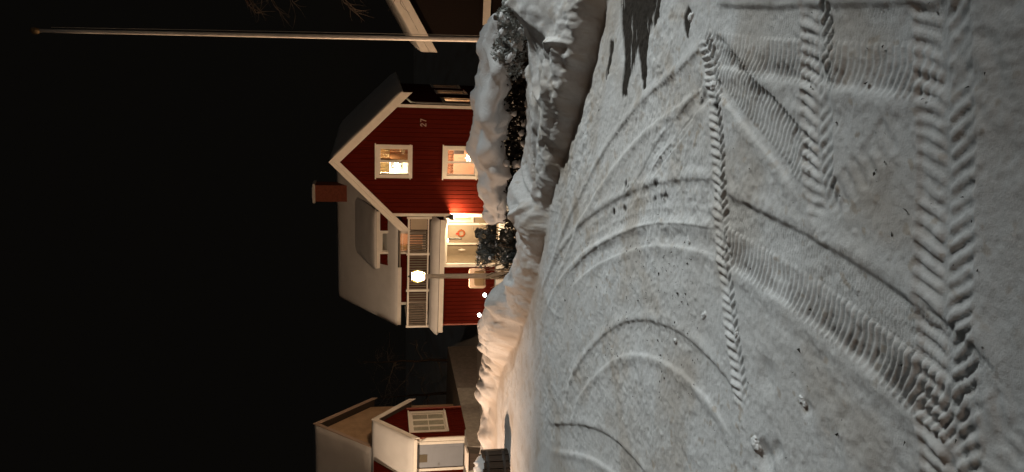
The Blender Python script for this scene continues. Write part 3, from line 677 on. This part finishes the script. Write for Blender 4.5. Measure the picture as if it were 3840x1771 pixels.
# porch front: door between white posts
MB().box(-.16, 0.0, .0, .1, -.15, 2.0).box(-1.62, -1.45, 0, .1, -.15, 2.0).box(-1.45, -.16, 0, .1, 1.98, 2.12).build('front_wall', RED, LH)
for xx in (-.235, -1.45): MB().box(xx, xx+.115, -.04, -.002, -.02, 2.0).build('door_post', WHITE, LH)
MB().box(-.10, .0, -.03, -.002, -.15, 1.98).build('corner_board', WHITE, LH)
MB().box(-1.46, -.11, -.045, -.003, 2.003, 2.10).build('door_head', WHITE, LH)
d = MB().box(-1.33, -.24, .03, .08, .0, 1.97).build('door', DOORBLUE, LH)
MB().box(-1.07, -.72, .015, .028, 1.46, 1.78).build('door_light', mat('door_glass_dark', (.11, .09, .06), .3, .5), d)
for z0_, z1_ in ((.15, .6), (.72, 1.3)): MB().box(-1.18, -.42, .022, .029, z0_, z1_).build('door_panel', DOORBLUE, d)
MB().tube([(-1.25, .03, 1.0), (-1.25, -.03, 1.0), (-1.13, -.03, 1.0)], .013, 6).build('handle', METAL, d)
MB().box(-1.6, .35, -1.3, -.005, -1.3, -.02).build('doorstep', STONE, LH)
MB().box(-8, -.05, .12, 9, -1.6, -.16).build('foundation', STONE, LH)
# porch roof
MB().slab([(.22, -.32, zE), (.22, RY, zR), (-3.0, RY, zR), (-3.0, -.32, zE)], .09).build('roof_deck', DARKWOOD, LH)
MB().slab([(.22, 2*RY+.32, zE), (.22, RY+.001, zR), (-3.0, RY+.001, zR), (-3.0, 2*RY+.32, zE)], .09).build('roof_deck', DARKWOOD, LH)
snow_sheet('snow_layer', [(.25, -.37, zE-.045), (.25, RY, zR+.003), (-3.0, RY, zR+.003), (-3.0, -.37, zE-.045)], .15, LH, 24, 26, 21, .03)
snow_sheet('snow_layer', [(.25, 2*RY+.37, zE-.045), (.25, RY, zR+.003), (-3.0, RY, zR+.003), (-3.0, 2*RY+.37, zE-.045)], .15, LH, 20, 20, 22, .03)
for sgn in (-1, 1):
    ye = RY+sgn*(RY+.34)
    MB().prism([(RY, zR+.06), (ye, zE+.03), (ye, zE-.24), (RY, zR-.21)], .225, .265, 'x').build('barge_board', WHITE, LH)
MB().box(-3, .2, -.40, -.335, zE-.14, zE-.01).build('gutter', WHITE, LH)
MB().tube([(.10, -.37, 1.93), (.06, -.30, 1.82), (.05, -.12, 1.62), (.06, -.06, 1.5), (.06, -.06, .02), (.08, -.16, -.06)], .035, 8).build('downpipe', WHITE, LH)
# taller block behind, its gable turned to the right
gx = -1.5
E = FL.L(1393, 1640, xl=gx); A = FL.L(1182, 1608, xl=gx); Rr = FL.L(1380, 1510, xl=gx)
ya_ = A[1]; ye0, ye1 = ya_-2.2, ya_+2.2; zz0, zza = 3.62, A[2]
mid = (ye0+ye1)/2
MB().prism([(1.85, -.2), (ye1-.25, -.2), (ye1-.25, zz0+.1), (ya_, zza-.2), (1.85, zz0+.1)], gx-.25, gx-.1, 'x').build('end_gable', OCHRE, LH)
MB().box(-9, gx-.26, 1.85, 2.0, -.2, zz0).build('front_wall', RED, LH)
MB().box(-9, gx-.26, ye1-.5, ye1-.35, -.2, zz0).build('rear_wall', REDBACK, LH)
for (yq, zq) in ((ye0, zz0), (ye1, zz0)):
    s_ = -1 if yq < ya_ else 1
    MB().slab([(gx+.2, yq, zq), (gx+.2, ya_, zza), (-9, ya_, zza), (-9, yq, zq)], .09).build('roof_deck', DARKWOOD, LH)
    snow_sheet('snow_layer', [(gx+.22, yq, zq+.003), (gx+.22, ya_, zza+.003), (-9, ya_, zza+.003), (-9, yq, zq+.003)], .13, LH, 24, 24, 30+s_, .03)
    MB().prism([(ya_, zza+.08), (yq, zq+.05), (yq, zq-.2), (ya_, zza-.17)], gx+.222, gx+.26, 'x').build('barge_board', mat('pink_beige_paint', (.5, .38, .30), .8), LH)
# front wing whose side wall the porch roof dies into
MB().box(gx-.12, gx-.02, .0, 1.84, -.2, zz0-.02).build('wing_wall', RED, LH)
MB().box(-5, gx-.13, .0, .1, -.2, zz0-.02).build('wing_wall', RED, LH)
for k, (o0, o1, mm) in enumerate(((.14, .20, WHITE), (.24, .28, WHITE), (.34, .37, DARKWOOD))):
    sl_ = (zR-zE)/(RY+.32); f0 = lambda y, o: min(zE+(y+.32)*sl_+o, zz0-.03)
    MB().prism([(.0, f0(0, o0)), (1.05, f0(1.05, o0)), (1.05, f0(1.05, o1)), (0, f0(0, o1))], gx-.018, gx+.012, 'x').build('flashing', mm, LH)


# ------------------------------------------------------------------ right neighbour: only its eave corner and a porch beam reach into view
ro = Py(1600, 30, 27.0); ro[2] = -4.2; FR = Frame(ro, TH)
RH = thing('house', 'dark house with pale double barge boards behind the flagpole', 'house', ro, -TH)
e0 = FR.L(1597, 195, yl=-.5); e1 = FR.L(1490, 0, yl=-.5); sl_ = (e1[2]-e0[2])/(e1[0]-e0[0])
ex_, ez_ = e0[0], e0[2]; rw_ = 4.2
for sgn in (1, -1):
    xa = ex_ if sgn > 0 else ex_+2*rw_; xm = ex_+rw_; zm = ez_+sl_*rw_
    for d0, d1, yo in ((.16, -.12, -.07), (-.13, -.40, -.03)):
        MB().prism([(xa, ez_+d0), (xm, zm+d0), (xm, zm+d1), (xa, ez_+d1)], -.5+yo, -.5).build('barge_board', WHITE, RH)
    MB().slab([(xa, -.498, ez_+.1), (xm, -.498, zm+.1), (xm, 8, zm+.1), (xa, 8, ez_+.1)], .1).build('roof_deck', DARKWOOD, RH)
    snow_sheet('snow_layer', [(xa, -.5, ez_+.103), (xm, -.5, zm+.103), (xm, 8, zm+.103), (xa, 8, ez_+.103)], .12, RH, 18, 18, 40+sgn, .03)
BROWNWALL = mat('dark_brown_boards', (.012, .007, .005), .85, .2, .3, 5, stretch=(6, 6, .5))
MB().prism([(ex_+.6, 0), (ex_+2*rw_-.6, 0), (ex_+2*rw_-.6, ez_), (ex_+rw_, ez_+sl_*rw_-.1), (ex_+.6, ez_)], 0, .2).build('front_wall', BROWNWALL, RH)
MB().box(ex_+.6, ex_+.75, .21, 7.5, 0, ez_).build('side_wall', BROWNWALL, RH)
bb = FR.L(1823, 95, yl=-.3)
MB().box(bb[0], bb[0]+3.2, -.36, -.30, bb[2]-.13, bb[2]+.13).build('porch_beam', WHITE, RH)
MB().box(bb[0]+.05, bb[0]+3.2, -.29, -.005, bb[2]-.1, bb[2]+.1).build('porch_floor', GREYWOOD, RH)
MB().box(bb[0]+.1, bb[0]+.22, -.28, -.1, -.3, bb[2]-.1).build('post', GREYWOOD, RH)

# ------------------------------------------------------------------ flagpole, garden lamp, mailbox
pt = Py(150, 116, 17.0); pb = Py(1870, 151, 17.0); g0 = gz(pb[0], pb[1])
dirp = (pb-pt)/(pb[2]-pt[2]); pb = pt + dirp*(g0-.1-pt[2])
fp = thing('flagpole', 'tall slim white flagpole rising from the snowy shrubs', 'flagpole', pb)
v = Vector(pt-pb); k = 12
MB().tube([v*(i/k) for i in range(k+1)], [.058-.024*i/k for i in range(k+1)], 14).build('pole', mat('dull_white_paint', (.78, .74, .68), .6, .3, .2, 3), fp, True)
MB().lathe([(.02, .0), (.06, .03), (.075, .09), (.06, .15), (.02, .19)], 12, tuple(v)).build('finial', mat('brass', (.22, .15, .07), .5, .4, metal=.5), fp, True)
MB().tube([tuple(v*.98+Vector((.07, -.02, 0))), tuple(v*.5+Vector((.085, -.03, 0))), tuple(v*.14+Vector((.08, -.03, 0)))], .006, 5).build('halyard', mat('rope', (.4, .38, .33), .9), fp)
MB().box(-.12, .12, -.05, .05, 0, .5).build('foot', GREYWOOD, fp)
gl_ = Py(1567, 1040, 20.0); g0 = gz(gl_[0], gl_[1]); hh = gl_[2]-g0
GL = thing('garden_lamp', 'white garden lamp post with glowing round yellow lantern', 'lamp post', (gl_[0]+.02, gl_[1], g0))
MB().lathe([(.09, -.1), (.09, hh*.36), (.065, hh*.38), (.07, hh*.42), (.055, hh-.35), (.06, hh-.22), (.09, hh-.19), (.10, hh-.165)], 14).build('post', WHITE, GL, True)
MB().lathe([(.02, hh-.12), (.07, hh-.08), (.092, hh-.01), (.07, hh+.06), (.02, hh+.10)], 18).build('bulb_glass', glow('lantern_glow', (1, .64, .38), 5600), GL, True)
am = bpy.data.materials.new('halo_glow'); am.use_nodes = True; t_ = am.node_tree; t_.nodes.remove(t_.nodes['Principled BSDF'])  # self-glowing shell, puts a yellow halo round the bulb
tr_ = t_.nodes.new('ShaderNodeBsdfTransparent'); em_ = t_.nodes.new('ShaderNodeEmission'); em_.inputs[0].default_value = (1, .66, .10, 1); em_.inputs[1].default_value = .5
ad_ = t_.nodes.new('ShaderNodeAddShader'); t_.links.new(tr_.outputs[0], ad_.inputs[0]); t_.links.new(em_.outputs[0], ad_.inputs[1]); t_.links.new(ad_.outputs[0], t_.nodes['Material Output'].inputs[0])
MB().lathe([(.07, hh-.162), (.13, hh-.12), (.165, hh), (.14, hh+.11), (.08, hh+.155)], 18).build('globe', am, GL, True)
MB().lathe([(.10, hh+.157), (.115, hh+.17), (.03, hh+.21), (.012, hh+.26)], 14).build('cap', BLACK, GL, True)
for k in range(4):
    a = math.pi/4+k*math.pi/2; MB().tube([(.115*math.cos(a), .115*math.sin(a), hh-.18), (.185*math.cos(a), .185*math.sin(a), hh), (.10*math.cos(a), .10*math.sin(a), hh+.165)], .007, 5).build('cage_bar', BLACK, GL)
c0 = Py(1792, 1044, 20.6); gm = gz(c0[0], c0[1])
MBX = thing('mailbox', 'pale rounded mailbox on a stake behind the lamp post foot', 'mailbox', (c0[0], c0[1], gm), R(4))
zc = c0[2]-gm; b = MB(); wv, hv, rc = .27, .21, .07
def rrect(w_, h_, r_):
    o = []
    for cx, cz, a0 in ((w_-r_, h_-r_, 0), (-w_+r_, h_-r_, 90), (-w_+r_, -h_+r_, 180), (w_-r_, -h_+r_, 270)):
        for k in range(5): o.append((cx+r_*math.cos(R(a0+k*22.5)), zc+cz+r_*math.sin(R(a0+k*22.5))))
    return o
MB().prism(rrect(wv, hv, rc), 0, .34).build('body', mat('cream_enamel', (.40, .33, .27), .5, .4, .1, 5), MBX)
MB().prism([(x_*.74, (z_-zc)*.66+zc-.04) for x_, z_ in rrect(wv, hv, rc)], -.012, -.001).build('front_flap', mat('dull_olive_enamel', (.16, .12, .07), .6), MBX)
MB().box(-.03, .03, .12, .18, -.1, zc-hv).build('stake', GREYWOOD, MBX)

# ------------------------------------------------------------------ shrubs
def leaf_cloud(n, fn, size, seed):
    r_ = np.random.default_rng(seed); b = MB()
    for _ in range(n):
        c = np.array(fn(r_)); a = r_.normal(size=3); a /= np.linalg.norm(a); d = np.cross(a, r_.normal(size=3)); d /= np.linalg.norm(d)
        s_ = size*r_.uniform(.5, 1.4); b.add([c-a*s_*.5, c+d*s_*.35, c+a*s_*.6, c-d*s_*.35], [(0, 1, 2, 3)])
    return b
def shrub_twigs(n, c, rx, ry, h, seed, rad=.006):
    r_ = np.random.default_rng(seed); b = MB()
    for _ in range(n):
        an = r_.uniform(0, 2*math.pi); q = math.sqrt(r_.uniform()); ex = (c[0]+rx*q*math.cos(an), c[1]+ry*q*math.sin(an), c[2]+h*r_.uniform(.6, 1.05))
        s0 = (c[0]+rx*.3*q*math.cos(an), c[1]+ry*.3*q*math.sin(an), c[2])
        md = tuple((s0[i]*.45+ex[i]*.55)+r_.normal(0, .03) for i in range(3))
        b.tube([s0, md, ex], [rad*1.3, rad, rad*.4], 4, False)
    return b
def snow_loaf(name, axis_pts, tops, rads, parent, seed, nphi=26, per=14, sag=.5, hang=None):
    """snow heaped along a hedge: overhanging lumpy cross-sections along an axis (points at the axis, top heights, half widths)"""
    P = smooth_poly(axis_pts, per); n = len(P); t_ = np.linspace(0, 1, n); tt = np.linspace(0, 1, len(tops))
    T = np.interp(t_, tt, tops); RD = np.interp(t_, tt, rads); v = []; f = []
    for i, (x, y) in enumerate(P):
        d = Vector((P[min(i+1, n-1)][0]-P[max(i-1, 0)][0], P[min(i+1, n-1)][1]-P[max(i-1, 0)][1], 0)).normalized(); nr = Vector((-d.y, d.x, 0))
        endk = max(.02, min(1, (min(i, n-1-i)/(per*.7))))**.5
        for j in range(nphi+1):
            ph = R(-35+250*j/nphi); r0 = RD[i]*endk
            p = Vector((x, y, T[i]-sag*r0)) + nr*math.cos(ph)*r0 + Vector((0, 0, math.sin(ph)*r0*sag))
            nz_ = mnoise.fractal(p*3.2+Vector((seed, 0, 0)), 1, 2, 4)*.12 + mnoise.noise(p*9+Vector((0, seed, 0)))*.025
            p += (nr*math.cos(ph)+Vector((0, 0, math.sin(ph)))) * nz_*min(1, endk*1.3)
            if math.sin(ph) < -.1: p.z += .06*mnoise.noise(p*7)
            v.append(tuple(p))
    for i in range(n-1):
        for j in range(nphi): a = i*(nphi+1)+j; f.append((a, a+1, a+nphi+2, a+nphi+1))
    for i in range(n): a = i*(nphi+1); 
    for i in range(n-1): f.append((i*(nphi+1), (i+1)*(nphi+1), (i+1)*(nphi+1)+nphi, i*(nphi+1)+nphi))
    return MB().add(v, f).build(name, SNOW, parent, smooth=True)
# big hedge shrub bowed under a snow cap
hp = [(2.02, 7.05), (1.72, 7.45), (1.35, 7.95), (.95, 8.3), (.55, 8.6), (.22, 8.9)]
tops_px = [(1850,215),(1800,290),(1782,400),(1776,520),(1790,660),(1835,790)]
tops = [Py(px[0], px[1], hp[i][1])[2] for i, px in enumerate(tops_px)]

SH = thing('snow_laden_hedge', 'broad hedge bowed under a thick smooth snow cap before the gable', 'hedge', (0, 0, 0))
snow_loaf('snow_cap', hp, tops, [.26, .36, .42, .44, .42, .30], SH, 3, sag=.44)
hgz = [gz(*q) for q in hp]
def hfn(r_):
    t = r_.uniform(0, len(hp)-1.001); i = int(t); k = t-i; x = hp[i][0]*(1-k)+hp[i+1][0]*k; y = hp[i][1]*(1-k)+hp[i+1][1]*k
    tz = tops[i]*(1-k)+tops[i+1]*k; a = r_.uniform(0, 2*math.pi); q = math.sqrt(r_.uniform())*.40
    g_ = min(hgz[i]*(1-k)+hgz[i+1]*k, tz-.45); return (x+q*math.cos(a), y+q*math.sin(a), g_+(tz-.22-g_)*r_.uniform())
leaf_cloud(11000, hfn, .055, 5).build('foliage', DARKLEAF, SH)
b = MB(); r_ = np.random.default_rng(8)
for _ in range(130):
    a = hfn(r_); g1 = gz(a[0], a[1]); b.tube([(a[0]*.9+.05, a[1]*.985+.1, g1), (a[0]+r_.normal(0, .03), a[1]+r_.normal(0, .03), (g1+a[2])/2), a], [.009, .007, .003], 4, False)
b.build('branches', TWIG, SH)
def clump(b, c, r0, seed, seg=8, ring=6):
    base = len(b.v); vs = []
    for i in range(ring+1):
        th = math.pi*i/ring
        for j in range(seg):
            an = 2*math.pi*j/seg; d = Vector((math.sin(th)*math.cos(an), math.sin(th)*math.sin(an), math.cos(th)*.75))
            k = r0*(1+.55*mnoise.noise(d*1.7+Vector((seed*3.1, 0, 0)))+.3*mnoise.noise(d*5+Vector((0, seed*2.3, 0)))); vs.append(tuple(Vector(c)+d*k))
    fs = [(i*seg+j, i*seg+(j+1) % seg, (i+1)*seg+(j+1) % seg, (i+1)*seg+j) for i in range(ring) for j in range(seg)]
    b.add(vs, fs)
b = MB(); r_ = np.random.default_rng(31)
for k in range(16):
    t = r_.uniform(0, 3.2); i = int(t); q = t-i; x = hp[i][0]*(1-q)+hp[i+1][0]*q; y = hp[i][1]*(1-q)+hp[i+1][1]*q
    clump(b, (x-.25+r_.normal(0, .07), y-.30+r_.normal(0, .06), tops[i]-.30-r_.uniform(0, .28)), r_.uniform(.02, .06), k)
tag(b.build('snow_tufts', SNOW, SH, True), kind='stuff')
# frosted leafless shrub at the flagpole foot
def ellipsoid(c, rx, ry, rz, shell=.35):
    def f(r_):
        d = r_.normal(size=3); d /= np.linalg.norm(d); q = r_.uniform(shell, 1)**(1/3)
        w_ = 1+.3*math.sin(d[0]*5+c[0])*math.cos(d[2]*4); return (c[0]+d[0]*rx*q*w_, c[1]+d[1]*ry*q*w_, c[2]+d[2]*rz*q*w_)
    return f
for nm, lab, px, Y, rx, rz, n_, mt, sd in [
    ('frosted_shrub', 'frost-covered twiggy shrub at the foot of the flagpole', (1925, 150), 7.0, .30, .17, 1500, FROST, 51),
    ('frosted_shrub', 'pale frosted shrub behind the high drift right of the flagpole', (1945, 20), 6.7, .26, .16, 1100, FROST, 53)]:
    c = Py(px[0], px[1], Y); g1 = gz(c[0], c[1]); t = thing(nm, lab, 'shrub', (c[0], c[1], g1), 0, 'frosted shrubs by the drift'); zc_ = c[2]-g1
    leaf_cloud(n_, ellipsoid((0, 0, zc_), rx, .25, rz), .035, sd).build('frost_leaves', mt, t)
    shrub_twigs(60, (0, 0, -.05), rx*1.1, .26, zc_+rz*1.15, sd+1).build('twigs', TWIG, t)
    b = MB(); r_ = np.random.default_rng(sd)
    for k in range(34):
        q = ellipsoid((0, 0, zc_+.02), rx, .24, rz)(r_); clump(b, q, r_.uniform(.015, .045), k)
    tag(b.build('snow_tufts', SNOW, t, True), kind='stuff')
# dark evergreen bush before the entrance
c = Py(1862, 935, 8.9); g1 = gz(c[0], c[1]); zc_ = c[2]-g1
t = thing('evergreen_bush', 'dark grey-green evergreen bush standing before the entrance', 'bush', (c[0], c[1], g1))
r2 = np.random.default_rng(61)
cl_ = [(r2.normal(0, .17), r2.uniform(-.2, .2), zc_+r2.uniform(-.42, .20), r2.uniform(.04, .10)) for _ in range(70)]
cl_ = [q for q in cl_ if (q[0]/.34)**2+((q[2]-zc_+.08)/.36)**2 < 1]
def bfn(r_):
    q = cl_[r_.integers(len(cl_))]; d = r_.normal(size=3); d /= np.linalg.norm(d); k = q[3]*r_.uniform(.5, 1.05); return (q[0]+d[0]*k, q[1]+d[1]*k, q[2]+d[2]*k*.9)
leaf_cloud(7500, bfn, .034, 62).build('foliage', EVERG, t)
shrub_twigs(46, (0, 0, -.05), .36, .22, zc_+.26, 63).build('twigs', TWIG, t)
b = MB(); r_ = np.random.default_rng(64)
for k in range(70): q = bfn(r_); clump(b, (q[0], q[1]-.03, q[2]+.03), r_.uniform(.008, .024), k)
tag(b.build('snow_tufts', SNOW, t, True), kind='stuff')
# bare twiggy little bush left of it, catching lamp light
c = Py(1860, 1010, 9.4); g1 = gz(c[0], c[1]); t = thing('bare_shrub', 'thin bare twigs of a small shrub beside the evergreen bush', 'shrub', (c[0], c[1], g1))
shrub_twigs(34, (0, 0, -.05), .30, .2, c[2]-g1+.14, 71, .004).build('twigs', mat('pale_twig', (.35, .27, .18), .9), t)
shrub_twigs(8, (0, 0, -.05), .08, .06, (c[2]-g1)*.7, 72, .01).build('stems', BARK, t)

# ------------------------------------------------------------------ things on the bank at the road end: dark box and tarred timber planter
c = Py(1786, 1719, 11.2); g1 = gz(c[0], c[1])
bx = thing('grit_box', 'dark box with pale rim standing behind the lit snow bank', 'box', (c[0], c[1], g1), R(-8))
hb = c[2]-g1
MB().prism([(-.135, hb+.13), (.135, hb+.13), (.10, hb-.16), (-.10, hb-.16)], -.12, .12).build('body', DARKWOOD, bx)
MB().box(-.15, .15, -.135, .135, hb+.131, hb+.155).build('lid', WHITE, bx)
MB().box(-.05, .05, -.05, .05, -.15, hb-.16).build('post', DARKWOOD, bx)
q = Py(1845, 1752, 9.2); g1 = gz(q[0], q[1])
pl = thing('timber_planter', 'tarred upright-stave tub standing in the snow at the road end', 'planter', (q[0], q[1], 0), 0)
zb, zt = -.02, Py(1803, 1745, 9.2)[2]
for k in range(16):
    a = 2*math.pi*k/16; r0 = .19; ca, sa = math.cos(a), math.sin(a); w_ = .035
    b = MB(); b.box(-w_, w_, -.018, .018, zb, zt-.015*(k % 3)); o = b.build('stave', DARKWOOD, pl, loc=(r0*ca, r0*sa, 0), rotz=a+math.pi/2)
for zz in (zb+.07, zt-.08): MB().lathe([(.212, zz), (.214, zz+.012), (.214, zz+.028), (.212, zz+.035)], 20).build('hoop', BLACK, pl)
b = MB(); clump(b, (0, 0, zt-.05), .17, 3, 14, 8); b.build('soil_snow', SNOW, pl, True)

# ------------------------------------------------------------------ lumps of snow on the road
for k, (px, r0, lab) in enumerate([((2833,1655), .045, 'large snow clod beside a dark hollow at the narrow tread end'), ((3012,1500), .026, 'small pale snow clod casting a shadow beyond the ribbed track'), ((2592,62), .032, 'bright snow clod on the road near the bare asphalt streaks'), ((2668,330), .035, 'snow clod where the tyre tracks cross'), ((2580,905), .022, 'small snow crumb between the sweeping ruts'), ((2640,1180), .03, 'rough snow clod by the narrow chevron track'), ((2275,1035), .022, 'pale snow crumb in the speckled part of the road'), ((2530,1275), .020, 'little snow clod inside the sweeping curve'), ((2760,1245), .022, 'snow crumb touching the narrow chevron track')]):
    q = Pz(*px); b = MB()
    for j in range(3): clump(b, (rng.normal(0, r0*.35), rng.normal(0, r0*.35), r0*.15), r0*(.62 if j == 0 else .4), k*7+j, 18, 12)
    o = tag(b.build('snow_clod', SNOW, None, True, loc=(q[0], q[1], -.004)), lab, 'snow clod'); o.scale = (1, 1, .7)
r_ = np.random.default_rng(90); b = MB()
for k in range(420):
    px = (r_.uniform(2080, 2620), r_.uniform(900, 1500)) if k < 300 else (r_.uniform(2080, 3700), r_.uniform(0, 1771)); q = Pz(*px); s_ = r_.uniform(.002, .006)
    vs = [(q[0]+s_*r_.normal(), q[1]+s_*r_.normal(), .002+s_*abs(r_.normal())*.9) for _ in range(4)]; b.add(vs, [(0, 1, 2), (0, 2, 3), (0, 3, 1), (1, 3, 2)])
tag(b.build('grit', mat('dark_grit', (.05, .045, .04), .9)), 'dark grit and crumbs scattered on the packed snow', 'grit', kind='stuff')

# ------------------------------------------------------------------ bare trees
def tree(name, label, base, h, seed, targets=None, spread=1.6, r0=.11, lv=3, group=None):
    r_ = np.random.default_rng(seed); t = thing(name, label, 'tree', base, 0, group); tk = MB(); cr = MB()
    top_ = Vector((r_.normal(0, .25), r_.normal(0, .2), h))
    pts = [top_*(i/8)+Vector((r_.normal(0, .03), r_.normal(0, .03), 0))*(i > 0) for i in range(9)]
    tk.tube(pts, [r0*(1-.85*i/8) for i in range(9)], 10); tk.build('trunk', BARK, t, True)
    def branch(p, d, L, rad, lev):
        q = [p]
        for i in range(4):
            d = (d+Vector(r_.normal(0, .16, 3))+Vector((0, 0, -.05*lev))).normalized(); q.append(q[-1]+d*L/4)
        cr.tube(q, [rad*(1-.2*i) for i in range(5)], 5, False)
        if lev > 0:
            for k in range(4): i = r_.integers(1, 5); branch(q[i], (d+Vector(r_.normal(0, .6, 3))).normalized(), L*r_.uniform(.4, .65), rad*.5, lev-1)
    for k in range(13):
        z = r_.uniform(.3, .97); a = r_.uniform(0, 2*math.pi); branch(top_*z, Vector((math.cos(a), math.sin(a), .5)).normalized(), spread*(1.15-z*.6)*r_.uniform(.7, 1.2), r0*.3*(1.1-z), lv-1)
    for tg in targets or []:
        tg = Vector(tg)-Vector(base); p = top_*min(.95, max(.3, (tg.z+.6)/h)); md = (p+tg)/2+Vector((0, 0, .35))
        cr.tube([p, md, tg], [.03, .016, .006], 5, False)
        for k in range(5): branch(md*(1-k/5)+tg*(k/5), (tg-md+Vector(r_.normal(0, .4, 3))).normalized(), .5, .007, 1)
        for k in range(3): branch(tg, Vector((r_.normal(-.3, .3), r_.normal(0, .3), -.8)).normalized(), .35, .005, 0)
    cr.build('crown', mat('pale_twig_bark', (.20, .155, .115), .9, .1, .4, 12), t); return t
tb = (6.6, 14.0); tgs = [Py(x, y, 13.5) for x, y in ((930, 20), (960, 50), (1030, 25), (1100, 10), (1290, 10), (1310, 30))]
tree('bare_tree', 'bare tree reaching in with drooping twigs above the pale barge boards', (tb[0], tb[1], gz(*tb)), 8.5, 101, tgs, 1.5, .13)
for k, (px, Y, h, lab) in enumerate([((1800, 1350), 40, 5.5, 'faint bare tree in the dark gap between the two red houses'), ((1800, 1470), 44, 4.5, 'low bare tree in the dark beside the porch of the left house')]):
    q = Py(px[0], px[1], Y); tree('bare_tree', lab, (q[0], q[1], gz(q[0], q[1])), h, 110+k, None, 1.7, .09)

# ------------------------------------------------------------------ street lamps that light the snow, and an added fill lamp
def street_lamp(cfg, label, base):
    px, py, pz = cfg['pos']; t = thing('street_lamp', label, 'street lamp', base, 0, 'street lamps along the road')
    hx = px-base[0]; hy = py-base[1]; hz = pz-base[2]
    MB().lathe([(.10, -.2), (.09, 1), (.07, hz*.6), (.05, hz+.12)], 12).build('pole', METAL, t, True)
    MB().tube([(0, 0, hz+.05), (hx*.5, hy*.5, hz+.22), (hx, hy, hz+.20)], .03, 8).build('arm', METAL, t, True)
    MB().box(hx-.3, hx+.3, hy-.13, hy+.13, hz+.10, hz+.19).build('head', METAL, t)
    MB().box(hx-.22, hx+.22, hy-.09, hy+.09, hz+.085, hz+.099).build('lens', glow('lens_'+label[:9], cfg['color'], 20), t)
    plight(t, (hx, hy, hz), cfg['power'], cfg['color'], .22, cfg['size'], (cfg['aim'][0]-base[0], cfg['aim'][1]-base[1], cfg['aim'][2]-base[2]), cfg['blend'])
street_lamp(NEUTRAL, 'street lamp with white light standing behind the right hand drift', (11.0, 5.2, gz(11.0, 5.2)))
street_lamp(WARM, 'street lamp with amber light standing at the roadside by the lit bank', (-7.8, 8.9, 0))
street_lamp(FILL, 'street lamp with pale amber light back along the road', (-6.1, -16.4, 0))
street_lamp(WARM2, 'low street lamp with amber light before the left house', (-13.8, 24.4, gz(-13.8, 24.4)))
